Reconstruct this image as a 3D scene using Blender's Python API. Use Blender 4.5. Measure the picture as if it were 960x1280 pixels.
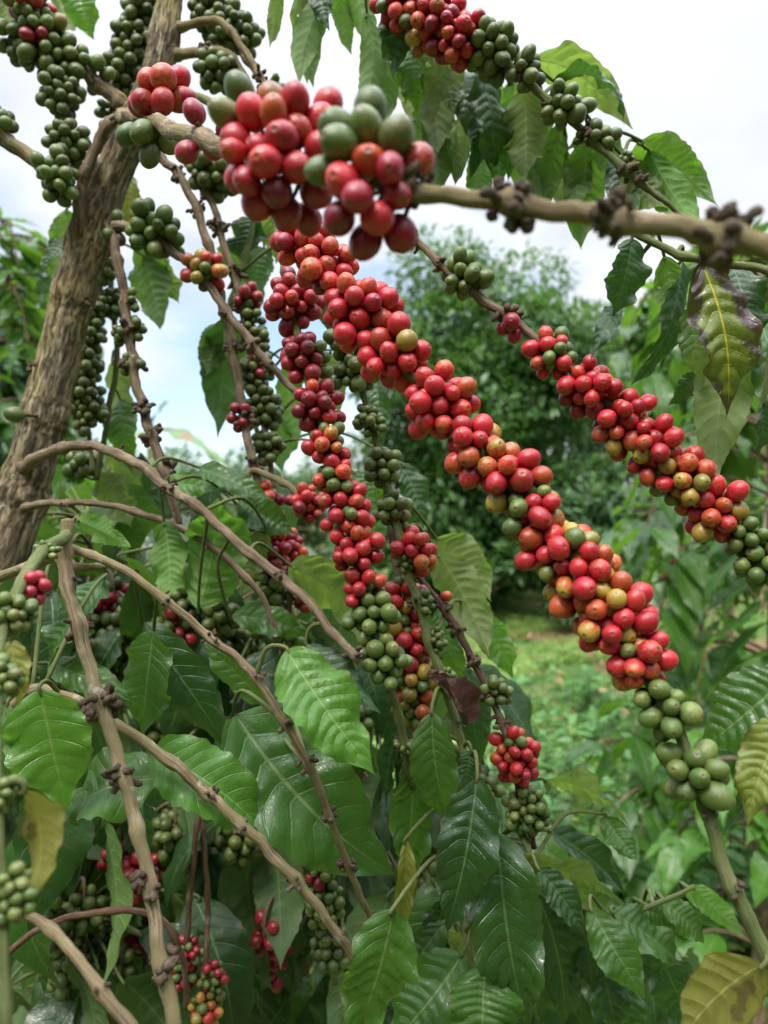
import bpy, math, random
import numpy as np
from mathutils import Vector, Matrix, Quaternion, noise as mnoise

R = math.radians
rng = np.random.default_rng(7)
random.seed(7)
for o in list(bpy.data.objects):
    bpy.data.objects.remove(o)
scene = bpy.context.scene
COL = scene.collection

# ------------------------------------------------------------------ camera
CAM_Z, F = 1.5, 950.0
cam_d = bpy.data.cameras.new('camera')
cam_d.sensor_fit = 'VERTICAL'
cam_d.sensor_height = 36.0
cam_d.sensor_width = 27.0
cam_d.lens = F / 1280 * 36
cam_d.clip_start = 0.01
cam_d.clip_end = 600
cam_d.dof.use_dof = True
cam_d.dof.focus_distance = 0.495
cam_d.dof.aperture_fstop = 7.5
cam = bpy.data.objects.new('camera', cam_d)
COL.objects.link(cam)
cam.location = (0, 0, CAM_Z)
cam.rotation_euler = (R(90), 0, 0)
scene.camera = cam

# ------------------------------------------------------------------ light
SUN_EL, SUN_AZ = 58, 205        # azimuth clockwise from +Y : behind and to the left of the camera
EXPOSURE = 1.3
world = bpy.data.worlds.new('World')
scene.world = world
world.use_nodes = True
wn, wl = world.node_tree.nodes, world.node_tree.links
wn.clear()


def wnode(t, **kw):
    n = wn.new(t)
    for k, v in kw.items():
        setattr(n, k, v)
    return n


wo = wnode('ShaderNodeOutputWorld')
bg = wnode('ShaderNodeBackground')
sky = wnode('ShaderNodeTexSky', sky_type='NISHITA', sun_disc=False)
sky.sun_elevation = R(SUN_EL)
sky.sun_rotation = R(SUN_AZ)
sky.air_density, sky.dust_density, sky.ozone_density = 1.0, 1.2, 1.5
tc = wnode('ShaderNodeTexCoord')
sep = wnode('ShaderNodeSeparateXYZ')
wl.new(tc.outputs['Generated'], sep.inputs[0])
zc = wnode('ShaderNodeMath', operation='MAXIMUM')
zc.inputs[1].default_value = 0.0
wl.new(sep.outputs[2], zc.inputs[0])
za = wnode('ShaderNodeMath', operation='ADD')
za.inputs[1].default_value = 0.35
wl.new(zc.outputs[0], za.inputs[0])
dv = wnode('ShaderNodeVectorMath', operation='DIVIDE')
cb = wnode('ShaderNodeCombineXYZ')
for i in range(3):
    wl.new(za.outputs[0], cb.inputs[i])
wl.new(tc.outputs['Generated'], dv.inputs[0])
wl.new(cb.outputs[0], dv.inputs[1])
n1 = wnode('ShaderNodeTexNoise')
n1.inputs['Scale'].default_value = 1.6
n1.inputs['Detail'].default_value = 6
n1.inputs['Roughness'].default_value = 0.52
wl.new(dv.outputs[0], n1.inputs['Vector'])
cr = wnode('ShaderNodeValToRGB')                       # cloud cover
cr.color_ramp.elements[0].position = 0.34
cr.color_ramp.elements[0].color = (0.12, 0.12, 0.12, 1)
cr.color_ramp.elements[1].position = 0.50
cr.color_ramp.elements[1].color = (1, 1, 1, 1)
n2 = wnode('ShaderNodeTexNoise')
n2.inputs['Scale'].default_value = 2.3
n2.inputs['Detail'].default_value = 4
wl.new(dv.outputs[0], n2.inputs['Vector'])
cshade = wnode('ShaderNodeMapRange')                   # thin and thick parts of the cloud sheet
cshade.inputs[1].default_value, cshade.inputs[2].default_value = 0.3, 0.7
cshade.inputs[3].default_value, cshade.inputs[4].default_value = 0.80, 1.06
wl.new(n2.outputs['Fac'], cshade.inputs[0])
zen = wnode('ShaderNodeMapRange')                      # an overcast sky is brighter towards the zenith
zen.interpolation_type = 'SMOOTHSTEP'
zen.inputs[1].default_value, zen.inputs[2].default_value = 0.50, 1.0
zen.inputs[3].default_value, zen.inputs[4].default_value = 4.6, 30.0
wl.new(zc.outputs[0], zen.inputs[0])
cm = wnode('ShaderNodeMath', operation='MULTIPLY')
wl.new(cshade.outputs[0], cm.inputs[0])
wl.new(zen.outputs[0], cm.inputs[1])
ccol = wnode('ShaderNodeVectorMath', operation='SCALE')
ccol.inputs[0].default_value = (0.95, 0.99, 1.05)
wl.new(cm.outputs[0], ccol.inputs['Scale'])
mixs = wnode('ShaderNodeMix', data_type='RGBA')
gap = wnode('ShaderNodeVectorMath', operation='DISTANCE')      # a gap in the cloud sheet, low on the left
gap.inputs[1].default_value = (-0.30, 0.94, 0.13)
wl.new(tc.outputs['Generated'], gap.inputs[0])
gapm = wnode('ShaderNodeMapRange', interpolation_type='SMOOTHSTEP')
gapm.inputs[1].default_value, gapm.inputs[2].default_value = 0.06, 0.30
gapm.inputs[3].default_value, gapm.inputs[4].default_value = 0.27, 0.0
wl.new(gap.outputs['Value'], gapm.inputs[0])
nsub = wnode('ShaderNodeMath', operation='SUBTRACT')
wl.new(n1.outputs['Fac'], nsub.inputs[0])
wl.new(gapm.outputs[0], nsub.inputs[1])
wl.new(nsub.outputs[0], cr.inputs[0])
wl.new(cr.outputs[0], mixs.inputs[0])
wl.new(sky.outputs[0], mixs.inputs[6])
wl.new(ccol.outputs[0], mixs.inputs[7])
wl.new(mixs.outputs[2], bg.inputs[0])
bg.inputs[1].default_value = 0.10
wl.new(bg.outputs[0], wo.inputs[0])

sun_d = bpy.data.lights.new('sun', 'SUN')
sun_d.energy = 1.5
sun_d.angle = R(14)
sun_d.color = (1.0, 0.95, 0.88)
sun = bpy.data.objects.new('sun', sun_d)
COL.objects.link(sun)
sdir = Vector((math.sin(R(SUN_AZ)) * math.cos(R(SUN_EL)), math.cos(R(SUN_AZ)) * math.cos(R(SUN_EL)), math.sin(R(SUN_EL))))
sun.rotation_euler = sdir.to_track_quat('Z', 'Y').to_euler()
sun.location = (0, 0, 10)

scene.view_settings.view_transform = 'Standard'
scene.view_settings.look = 'None'
scene.view_settings.exposure = EXPOSURE
scene.view_settings.gamma = 1
scene.view_settings.use_curve_mapping = False
scene.cycles.max_bounces = 8
scene.cycles.diffuse_bounces = 4
scene.cycles.transmission_bounces = 4
scene.cycles.use_denoising = True


# ------------------------------------------------------------------ materials
class NT:
    def __init__(self, name):
        self.m = bpy.data.materials.new(name)
        self.m.use_nodes = True
        self.t = self.m.node_tree
        self.t.nodes.clear()
        self.out = self.n('ShaderNodeOutputMaterial')

    def n(self, t, **kw):
        x = self.t.nodes.new(t)
        for k, v in kw.items():
            setattr(x, k, v)
        return x

    def put(self, sock, v):
        if isinstance(v, bpy.types.NodeSocket):
            self.t.links.new(v, sock)
        elif isinstance(v, (tuple, list)) and len(v) == 3 and sock.type == 'RGBA':
            sock.default_value = (*v, 1)
        else:
            sock.default_value = v

    def math(self, op, a, b=0.0, c=None, clamp=False):
        x = self.n('ShaderNodeMath', operation=op, use_clamp=clamp)
        self.put(x.inputs[0], a)
        self.put(x.inputs[1], b)
        if c is not None:
            self.put(x.inputs[2], c)
        return x.outputs[0]

    def mix(self, f, a, b, blend='MIX'):
        x = self.n('ShaderNodeMix', data_type='RGBA', blend_type=blend)
        self.put(x.inputs[0], f)
        self.put(x.inputs[6], a)
        self.put(x.inputs[7], b)
        return x.outputs[2]

    def noise(self, vec, scale, detail=3, rough=0.5):
        x = self.n('ShaderNodeTexNoise')
        if vec is not None:
            self.put(x.inputs['Vector'], vec)
        x.inputs['Scale'].default_value = scale
        x.inputs['Detail'].default_value = detail
        x.inputs['Roughness'].default_value = rough
        return x.outputs['Fac']

    def rng(self, v, a, b, c=0.0, d=1.0, smooth=True):
        x = self.n('ShaderNodeMapRange')
        if smooth:
            x.interpolation_type = 'SMOOTHSTEP'
        self.put(x.inputs[0], v)
        for i, q in enumerate((a, b, c, d)):
            self.put(x.inputs[i + 1], q)
        return x.outputs[0]

    def attr(self, name):
        x = self.n('ShaderNodeAttribute', attribute_name=name)
        return x

    def vscale(self, v, s):
        x = self.n('ShaderNodeVectorMath', operation='MULTIPLY')
        self.put(x.inputs[0], v)
        x.inputs[1].default_value = s
        return x.outputs[0]

    def vadd(self, v, w):
        x = self.n('ShaderNodeVectorMath', operation='ADD')
        self.put(x.inputs[0], v)
        self.put(x.inputs[1], w)
        return x.outputs[0]

    def bump(self, h, strength, dist, normal=None):
        x = self.n('ShaderNodeBump')
        x.inputs['Strength'].default_value = strength
        x.inputs['Distance'].default_value = dist
        self.put(x.inputs['Height'], h)
        if normal is not None:
            self.put(x.inputs['Normal'], normal)
        return x.outputs[0]

    def bsdf(self, col, rough=0.5, normal=None, spec=0.5, sss=0.0):
        x = self.n('ShaderNodeBsdfPrincipled')
        self.put(x.inputs['Base Color'], col)
        self.put(x.inputs['Roughness'], rough)
        self.put(x.inputs['Specular IOR Level'], spec)
        if normal is not None:
            self.put(x.inputs['Normal'], normal)
        return x

    def done(self, shader):
        self.t.links.new(shader.outputs[0] if hasattr(shader, 'outputs') else shader, self.out.inputs[0])
        return self.m


def cherry_mat(name, c1, c2, c3, amt3, rough=0.29, speck=0.5):
    t = NT(name)
    pc = t.attr('pc').outputs['Vector']
    tv = t.attr('tv').outputs['Fac']
    cr_ = t.attr('cr').outputs['Fac']
    oi = t.n('ShaderNodeObjectInfo')
    rnd = t.math('FRACT', t.math('ADD', oi.outputs['Random'], cr_))
    off = t.n('ShaderNodeCombineXYZ')
    t.put(off.inputs[0], t.math('MULTIPLY', oi.outputs['Random'], 37.0))
    t.put(off.inputs[1], t.math('MULTIPLY', oi.outputs['Random'], 91.0))
    v = t.vadd(pc, off.outputs[0])
    big = t.noise(v, 1.15, 3, 0.6)
    med = t.noise(v, 3.5, 4, 0.6)
    f12 = t.rng(t.math('ADD', t.math('ADD', big, t.math('MULTIPLY', t.math('SUBTRACT', 0.5, tv), 0.22)), t.math('MULTIPLY', t.math('SUBTRACT', rnd, 0.5), 0.55)), 0.33, 0.67)
    c = t.mix(f12, c1, c2)
    tilt = t.math('MULTIPLY', t.math('SUBTRACT', tv, 0.55), t.math('MULTIPLY', t.math('SUBTRACT', t.math('FRACT', t.math('MULTIPLY', rnd, 5.17)), 0.35), 0.55))
    f3 = t.rng(t.math('ADD', t.math('ADD', tilt, t.math('MULTIPLY', big, 0.45)), t.math('ADD', t.math('MULTIPLY', med, 0.55), t.math('MULTIPLY', t.math('SUBTRACT', t.math('FRACT', t.math('MULTIPLY', rnd, 7.31)), 0.5), 0.35))),
               0.72 - 0.42 * amt3, 0.86 - 0.42 * amt3)
    c = t.mix(f3, c, c3)
    # dry specks, scratches and the dusty bloom of the skin
    spk = t.math('MAXIMUM', t.rng(t.noise(v, 9.0, 3, 0.65), 0.64, 0.72), t.rng(t.noise(v, 3.4, 5, 0.75), 0.66, 0.72))
    c = t.mix(t.math('MULTIPLY', spk, speck), c, (0.055, 0.035, 0.02))
    dust = t.rng(t.noise(v, 2.2, 5, 0.7), 0.52, 0.78)
    c = t.mix(t.math('MULTIPLY', dust, 0.16), c, (0.42, 0.36, 0.33))
    # ring and scar of the fallen flower
    ring = t.math('MULTIPLY', t.rng(tv, 0.885, 0.925), t.rng(med, 0.25, 0.6, 0.5, 1.0))
    c = t.mix(t.math('MULTIPLY', ring, 0.45), c, (0.16, 0.075, 0.03))
    scar = t.rng(t.math('ADD', tv, t.math('MULTIPLY', t.math('SUBTRACT', med, 0.5), 0.06)), 0.948, 0.966)
    c = t.mix(t.math('MULTIPLY', scar, t.rng(rnd, 0, 1, 0.45, 0.85, False)), c, (0.06, 0.036, 0.02))
    bri = t.rng(t.math('FRACT', t.math('MULTIPLY', rnd, 3.77)), 0, 1, 0.72, 1.15, False)
    hsv = t.n('ShaderNodeHueSaturation')
    hsv.inputs['Saturation'].default_value = 1.0
    t.put(hsv.inputs['Value'], bri)
    t.put(hsv.inputs['Color'], c)
    bmp = t.bump(t.noise(v, 14.0, 3, 0.6), 0.12, 0.05)
    rg = t.rng(med, 0.3, 0.7, rough - 0.06, rough + 0.14)
    b = t.bsdf(hsv.outputs[0], rg, bmp, 0.5)
    return t.done(b)


CM = {
    'R': cherry_mat('red_ripe_skin', (0.47, 0.020, 0.028), (0.36, 0.013, 0.024), (0.50, 0.10, 0.03), 0.35),
    'D': cherry_mat('crimson_skin', (0.30, 0.011, 0.028), (0.19, 0.009, 0.024), (0.33, 0.03, 0.03), 0.3),
    'O': cherry_mat('orange_blushed_skin', (0.43, 0.075, 0.022), (0.40, 0.028, 0.026), (0.36, 0.24, 0.04), 0.62, speck=0.8),
    'Y': cherry_mat('olive_yellow_skin', (0.30, 0.23, 0.04), (0.20, 0.19, 0.035), (0.38, 0.09, 0.025), 0.42, speck=0.9),
    'G': cherry_mat('green_skin', (0.105, 0.155, 0.030), (0.070, 0.120, 0.024), (0.17, 0.18, 0.05), 0.35, rough=0.38),
    'K': cherry_mat('dark_green_skin', (0.072, 0.105, 0.022), (0.095, 0.132, 0.030), (0.13, 0.155, 0.05), 0.3, rough=0.4),
    'N': cherry_mat('dried_black_skin', (0.03, 0.022, 0.02), (0.05, 0.035, 0.028), (0.08, 0.05, 0.03), 0.3, rough=0.7),
}


def leaf_mat(name, top, top2, under, trans, vein, rough=0.33, tfac=0.28, spot=0.35, blotch=None, wet=0.5):
    t = NT(name)
    uvn = t.n('ShaderNodeUVMap')
    sp = t.n('ShaderNodeSeparateXYZ')
    t.put(sp.inputs[0], uvn.outputs[0])
    u, vv = sp.outputs[0], sp.outputs[1]
    av = t.math('ABSOLUTE', t.math('MULTIPLY', t.math('SUBTRACT', vv, 0.5), 2.0))
    ph = t.attr('ph').outputs['Fac']
    oi = t.n('ShaderNodeObjectInfo')
    geo = t.n('ShaderNodeNewGeometry')
    tco = t.n('ShaderNodeTexCoord')
    rnd = t.math('FRACT', t.math('ADD', oi.outputs['Random'], t.attr('cr').outputs['Fac']))
    obj = tco.outputs['Object']
    nz = t.noise(obj, 26.0, 4, 0.6)
    nf = t.noise(obj, 160.0, 3, 0.6)
    c = t.mix(t.rng(t.math('ADD', nz, t.math('MULTIPLY', t.math('SUBTRACT', rnd, 0.5), 0.5)), 0.32, 0.68), top, top2)
    fr = t.math('ABSOLUTE', t.math('SUBTRACT', t.math('FRACT', t.math('ADD', ph, 0.5)), 0.5))     # 0 on a side vein
    lat = t.math('MULTIPLY', t.rng(fr, 0.02, 0.07, 1.0, 0.0), t.rng(av, 0.75, 1.0, 1.0, 0.0))
    midw = t.rng(u, 0.0, 1.0, 0.052, 0.022, False)
    mid = t.rng(t.math('DIVIDE', av, midw), 0.65, 1.25, 1.0, 0.0)
    vmask = t.math('MAXIMUM', t.math('MULTIPLY', lat, 0.11), t.math('MULTIPLY', mid, 0.85))
    ctop = t.mix(vmask, c, vein)
    cun = t.mix(t.rng(nz, 0.35, 0.65), under, tuple(x * 0.8 for x in under))
    vu = t.math('MAXIMUM', t.math('MULTIPLY', lat, 0.3), t.math('MULTIPLY', mid, 0.7))
    cun = t.mix(vu, cun, tuple(min(1, x * 1.5 + 0.03) for x in under))
    # dead spots and browned edge
    sp_ = t.math('MULTIPLY', t.math('MAXIMUM', t.rng(t.noise(obj, 70.0, 2, 0.5), 0.70, 0.735), t.rng(t.noise(obj, 58.0, 2, 0.5), 0.69, 0.735)), spot)
    edge = t.math('MULTIPLY', t.rng(t.math('ADD', av, t.math('MULTIPLY', nz, 0.3)), 1.06, 1.16), spot)
    brown = t.math('MAXIMUM', sp_, edge)
    if blotch:
        bl = t.rng(t.math('ADD', t.math('MULTIPLY', av, 0.22), t.noise(obj, 30.0, 4, 0.62)), 0.555, 0.66)
        bl2 = t.math('MAXIMUM', bl, t.rng(t.math('ADD', u, t.math('MULTIPLY', nz, 0.3)), 0.96, 1.02))
        ctop = t.mix(t.math('MULTIPLY', bl2, t.math('SUBTRACT', 1.0, mid)), ctop, blotch)
        cun = t.mix(bl2, cun, blotch)
    ctop = t.mix(brown, ctop, (0.10, 0.055, 0.025))
    cun = t.mix(brown, cun, (0.12, 0.07, 0.03))
    net = t.n('ShaderNodeTexVoronoi', feature='DISTANCE_TO_EDGE')
    t.put(net.inputs['Vector'], t.vscale(uvn.outputs[0], (1.0, 0.5, 1)))
    net.inputs['Scale'].default_value = 70.0
    nete = t.rng(net.outputs['Distance'], 0.0, 0.12)
    dust = t.rng(t.noise(obj, 330.0, 3, 0.6), 0.63, 0.72)
    ctop = t.mix(t.math('MULTIPLY', dust, t.math('MULTIPLY', rnd, 0.28)), ctop, (0.30, 0.30, 0.24))
    col = t.mix(geo.outputs['Backfacing'], ctop, cun)
    h = t.math('ADD', t.math('MULTIPLY', nf, 0.5), t.math('MULTIPLY', t.math('SUBTRACT', 1.0, t.math('MAXIMUM', lat, mid)), 0.6))
    h = t.math('ADD', t.math('ADD', h, t.math('MULTIPLY', nete, 0.12)), t.math('MULTIPLY', t.noise(obj, 55.0, 3, 0.55), 2.2))
    bmp = t.bump(h, 0.5, 0.0012)
    rg = t.mix(geo.outputs['Backfacing'], (rough - 0.09,) * 3, (0.58,) * 3)
    rg2 = t.math('ADD', t.math('ADD', rg, t.math('MULTIPLY', t.math('FRACT', t.math('MULTIPLY', rnd, 9.7)), 0.14)), t.math('MULTIPLY', t.math('SUBTRACT', nz, 0.5), 0.35))
    b = t.bsdf(col, rg2, bmp, wet)
    tr = t.n('ShaderNodeBsdfTranslucent')
    t.put(tr.inputs[0], t.mix(t.math('MAXIMUM', brown, t.math('MULTIPLY', vmask, 0.5)), trans, tuple(x * 0.35 for x in trans)))
    t.put(tr.inputs[1], bmp)
    ms = t.n('ShaderNodeMixShader')
    ms.inputs[0].default_value = tfac
    t.t.links.new(b.outputs[0], ms.inputs[1])
    t.t.links.new(tr.outputs[0], ms.inputs[2])
    # holes eaten by insects
    tp = t.n('ShaderNodeBsdfTransparent')
    mh = t.n('ShaderNodeMixShader')
    hole = t.math('MULTIPLY', t.math('GREATER_THAN', t.noise(obj, 58.0, 2, 0.5), 0.745), t.math('GREATER_THAN', rnd, 0.45))
    t.put(mh.inputs[0], hole)
    t.t.links.new(ms.outputs[0], mh.inputs[1])
    t.t.links.new(tp.outputs[0], mh.inputs[2])
    return t.done(mh)


LM = {
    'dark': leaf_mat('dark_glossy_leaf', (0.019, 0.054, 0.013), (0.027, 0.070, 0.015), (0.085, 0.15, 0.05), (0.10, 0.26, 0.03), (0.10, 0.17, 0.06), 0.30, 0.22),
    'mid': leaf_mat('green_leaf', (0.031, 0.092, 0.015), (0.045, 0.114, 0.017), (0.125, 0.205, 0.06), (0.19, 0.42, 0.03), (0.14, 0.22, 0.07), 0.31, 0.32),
    'bright': leaf_mat('fresh_green_leaf', (0.062, 0.175, 0.020), (0.078, 0.200, 0.022), (0.12, 0.24, 0.05), (0.20, 0.46, 0.04), (0.18, 0.30, 0.08), 0.30, 0.36, 0.25),
    'under': leaf_mat('olive_leaf', (0.05, 0.11, 0.03), (0.06, 0.12, 0.03), (0.165, 0.215, 0.075), (0.27, 0.42, 0.06), (0.2, 0.25, 0.1), 0.35, 0.38),
    'yellow': leaf_mat('yellowing_leaf', (0.15, 0.20, 0.03), (0.21, 0.22, 0.035), (0.24, 0.24, 0.05), (0.34, 0.36, 0.04), (0.30, 0.30, 0.09), 0.38, 0.28, 0.8),
    'purple': leaf_mat('mottled_purple_leaf', (0.075, 0.13, 0.02), (0.13, 0.17, 0.02), (0.14, 0.17, 0.05), (0.2, 0.3, 0.03), (0.50, 0.42, 0.03), 0.33, 0.16, 0.5, blotch=(0.035, 0.014, 0.016)),
    'dry': leaf_mat('dried_brown_leaf', (0.055, 0.022, 0.016), (0.085, 0.035, 0.022), (0.09, 0.045, 0.03), (0.10, 0.03, 0.02), (0.11, 0.06, 0.04), 0.6, 0.08, 0.2),
}


def bark_mat(name, dark, mid, light, scale=1.0, flake=0.0, green=None, lichen=0.3):
    t = NT(name)
    uvn = t.n('ShaderNodeUVMap')
    uv = uvn.outputs[0]
    tco = t.n('ShaderNodeTexCoord')
    long_ = t.noise(t.vscale(uv, (14 * scale, 0.9 * scale, 1)), 1.0, 6, 0.65)
    fine = t.noise(t.vscale(uv, (40 * scale, 3.5 * scale, 1)), 1.0, 5, 0.7)
    blo = t.noise(tco.outputs['Object'], 42.0, 4, 0.6)
    c = t.mix(t.rng(long_, 0.40, 0.60), dark, mid)
    c = t.mix(t.rng(t.math('ADD', t.math('MULTIPLY', fine, 0.6), t.math('MULTIPLY', blo, 0.4)), 0.47, 0.62), c, light)
    if green:
        c = t.mix(t.rng(t.noise(tco.outputs['Object'], 20.0, 3, 0.6), 0.42, 0.6), c, green)
    if lichen:
        li = t.rng(t.noise(tco.outputs['Object'], 95.0, 4, 0.6), 0.63, 0.68)
        c = t.mix(t.math('MULTIPLY', li, lichen), c, (0.42, 0.42, 0.36))
    h = t.math('ADD', t.math('MULTIPLY', long_, 0.7), t.math('MULTIPLY', fine, 0.5))
    nrm = None
    if flake:
        wn_ = t.n('ShaderNodeTexNoise')
        t.put(wn_.inputs['Vector'], t.vscale(uv, (7, 2.2, 1)))
        wn_.inputs['Scale'].default_value = 1.0
        wn_.inputs['Detail'].default_value = 5
        warp = t.vadd(t.vscale(uv, (20, 2.4, 1)), t.vscale(wn_.outputs['Color'], (3.2, 2.4, 0)))
        vo = t.n('ShaderNodeTexVoronoi', feature='F1')
        t.put(vo.inputs['Vector'], warp)
        vo.inputs['Scale'].default_value = 1.0
        vs = t.n('ShaderNodeSeparateColor')
        t.put(vs.inputs[0], vo.outputs['Color'])
        cell = vs.outputs[0]
        hs = t.n('ShaderNodeHueSaturation')
        t.put(hs.inputs['Value'], t.rng(cell, 0, 1, 0.62, 1.3, False))
        t.put(hs.inputs['Color'], c)
        c = hs.outputs[0]
        crack = t.rng(t.noise(t.vscale(uv, (30, 3.4, 1)), 1.0, 6, 0.7), 0.39, 0.50)
        c = t.mix(t.math('MULTIPLY', t.math('SUBTRACT', 1.0, crack), 0.45), c, tuple(x * 0.5 for x in dark))
        h = t.math('ADD', h, t.math('ADD', t.math('MULTIPLY', cell, flake), t.math('MULTIPLY', crack, 1.0)))
    nrm = t.bump(h, 1.0, 0.0022 if flake else 0.0016)
    b = t.bsdf(c, 0.88, nrm, 0.15)
    return t.done(b)


BM = {
    'trunk': bark_mat('flaky_trunk_bark', (0.13, 0.098, 0.062), (0.25, 0.195, 0.118), (0.38, 0.33, 0.235), 1.0, 0.8, (0.24, 0.20, 0.095), 0.5),
    'brown': bark_mat('brown_twig_bark', (0.085, 0.06, 0.04), (0.17, 0.125, 0.08), (0.28, 0.215, 0.14), 0.8, lichen=0.25),
    'tan': bark_mat('tan_branch_bark', (0.11, 0.078, 0.044), (0.245, 0.185, 0.11), (0.40, 0.33, 0.22), 0.8, green=(0.20, 0.165, 0.085), lichen=0.5),
    'green': bark_mat('green_stem_bark', (0.09, 0.115, 0.04), (0.14, 0.165, 0.06), (0.22, 0.21, 0.10), 0.7, green=(0.11, 0.14, 0.05), lichen=0.15),
    'red': bark_mat('reddish_twig_bark', (0.07, 0.035, 0.026), (0.13, 0.075, 0.05), (0.2, 0.15, 0.09), 0.8, lichen=0.2),
}
M_knob = bark_mat('dried_flower_remains', (0.045, 0.030, 0.022), (0.10, 0.072, 0.05), (0.20, 0.155, 0.11), 1.0, lichen=0.1)
M_stalk = bark_mat('cherry_stalk_skin', (0.06, 0.06, 0.025), (0.09, 0.085, 0.035), (0.14, 0.12, 0.06), 1.0, lichen=0.0)


def foliage_mat(name, a, b_, under, trans, tfac=0.3, rough=0.4):
    t = NT(name)
    geo = t.n('ShaderNodeNewGeometry')
    r_ = geo.outputs['Random Per Island']
    c = t.mix(r_, a, b_)
    br = t.rng(t.math('FRACT', t.math('MULTIPLY', r_, 17.3)), 0, 1, 0.6, 1.3, False)
    hsv = t.n('ShaderNodeHueSaturation')
    t.put(hsv.inputs['Value'], br)
    t.put(hsv.inputs['Color'], t.mix(geo.outputs['Backfacing'], c, under))
    b = t.bsdf(hsv.outputs[0], rough, None, 0.45)
    tr = t.n('ShaderNodeBsdfTranslucent')
    t.put(tr.inputs[0], trans)
    ms = t.n('ShaderNodeMixShader')
    ms.inputs[0].default_value = tfac
    t.t.links.new(b.outputs[0], ms.inputs[1])
    t.t.links.new(tr.outputs[0], ms.inputs[2])
    return t.done(ms)


# ------------------------------------------------------------------ object helpers
ORG = {}


def P(px, py, d):
    """A point seen at that pixel of the 960 x 1280 photograph, d metres in front of the camera."""
    return np.array([(px - 480) / F * d, d, CAM_Z - (py - 640) / F * d])


def tag(o, label=None, cat=None, group=None, kind=None):
    if label: o['label'] = label
    if cat: o['category'] = cat
    if group: o['group'] = group
    if kind: o['kind'] = kind
    return o


def link(o, parent, origin):
    COL.objects.link(o)
    origin = np.asarray(origin, float)
    ORG[o.name] = origin
    if parent is not None:
        o.parent = parent
        o.location = Vector(origin - ORG[parent.name])
    else:
        o.location = Vector(origin)
    return o


def thing(name, origin, label, cat, group=None):
    o = bpy.data.objects.new(name, None)
    o.empty_display_size = 0.02
    link(o, None, origin)
    return tag(o, label, cat, group)


def make_mesh(name, verts, faces, mats, uv=None, attrs=None, midx=None, smooth=True):
    """faces: list of numpy arrays (n,3) or (n,4)"""
    me = bpy.data.meshes.new(name)
    verts = np.asarray(verts, np.float32)
    fl = [np.asarray(f, np.int32) for f in faces if len(f)]
    loops = np.concatenate([f.ravel() for f in fl])
    tot = np.concatenate([np.full(len(f), f.shape[1], np.int32) for f in fl])
    start = np.concatenate([[0], np.cumsum(tot)[:-1]]).astype(np.int32)
    me.vertices.add(len(verts))
    me.vertices.foreach_set('co', verts.ravel())
    me.loops.add(len(loops))
    me.loops.foreach_set('vertex_index', loops)
    me.polygons.add(len(tot))
    me.polygons.foreach_set('loop_start', start)
    me.polygons.foreach_set('use_smooth', np.full(len(tot), smooth))
    if midx is not None:
        me.polygons.foreach_set('material_index', np.asarray(midx, np.int32))
    me.update(calc_edges=True)
    if uv is not None:
        l = me.uv_layers.new(name='UVMap')
        l.data.foreach_set('uv', np.asarray(uv, np.float32)[loops].ravel())
    for k, a in (attrs or {}).items():
        a = np.asarray(a, np.float32)
        at = me.attributes.new(k, 'FLOAT_VECTOR' if a.ndim == 2 else 'FLOAT', 'POINT')
        at.data.foreach_set('vector' if a.ndim == 2 else 'value', a.ravel())
    for m in (mats if isinstance(mats, (list, tuple)) else [mats]):
        me.materials.append(m)
    return me


class MB:
    """collects pieces that belong to ONE mesh object"""
    def __init__(s):
        s.v, s.q, s.t, s.uv, s.at, s.mq, s.mt, s.n = [], [], [], [], {}, [], [], 0

    def add(s, v, q=None, t=None, uv=None, mat=0, **at):
        v = np.asarray(v, float)
        s.v.append(v)
        if q is not None and len(q):
            s.q.append(np.asarray(q) + s.n)
            s.mq.append(np.full(len(q), mat))
        if t is not None and len(t):
            s.t.append(np.asarray(t) + s.n)
            s.mt.append(np.full(len(t), mat))
        s.uv.append(np.zeros((len(v), 2)) if uv is None else uv)
        for k, a in at.items():
            s.at.setdefault(k, {})[len(s.v) - 1] = a
        s.n += len(v)

    def build(s, name, mats, parent=None, origin=None, smooth=True):
        v = np.concatenate(s.v)
        if origin is None:
            origin = ORG[parent.name] if parent is not None else v.mean(0)
        faces, mi = [], []
        if s.q:
            faces.append(np.concatenate(s.q)); mi.append(np.concatenate(s.mq))
        if s.t:
            faces.append(np.concatenate(s.t)); mi.append(np.concatenate(s.mt))
        attrs = {}
        for k, dct in s.at.items():
            w = [np.asarray(x).ndim for x in dct.values()][0]
            attrs[k] = np.concatenate([dct.get(i, np.zeros((len(x), 3)) if w == 2 else np.zeros(len(x))) for i, x in enumerate(s.v)])
        me = make_mesh(name, v - origin, faces, mats, np.concatenate(s.uv), attrs, np.concatenate(mi), smooth)
        o = bpy.data.objects.new(name, me)
        return link(o, parent, origin)


def catmull(pts, per=10):
    pts = np.asarray(pts, float)
    a = np.vstack([2 * pts[0] - pts[1], pts, 2 * pts[-1] - pts[-2]])
    out = []
    for i in range(1, len(a) - 2):
        p0, p1, p2, p3 = a[i - 1], a[i], a[i + 1], a[i + 2]
        for k in range(per):
            t = k / per
            out.append(0.5 * (2 * p1 + (p2 - p0) * t + (2 * p0 - 5 * p1 + 4 * p2 - p3) * t * t + (3 * p1 - p0 - 3 * p2 + p3) * t ** 3))
    out.append(pts[-1])
    return np.array(out)


def unit(v):
    v = np.asarray(v, float)
    return v / (np.linalg.norm(v, axis=-1, keepdims=True) + 1e-12)


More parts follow.
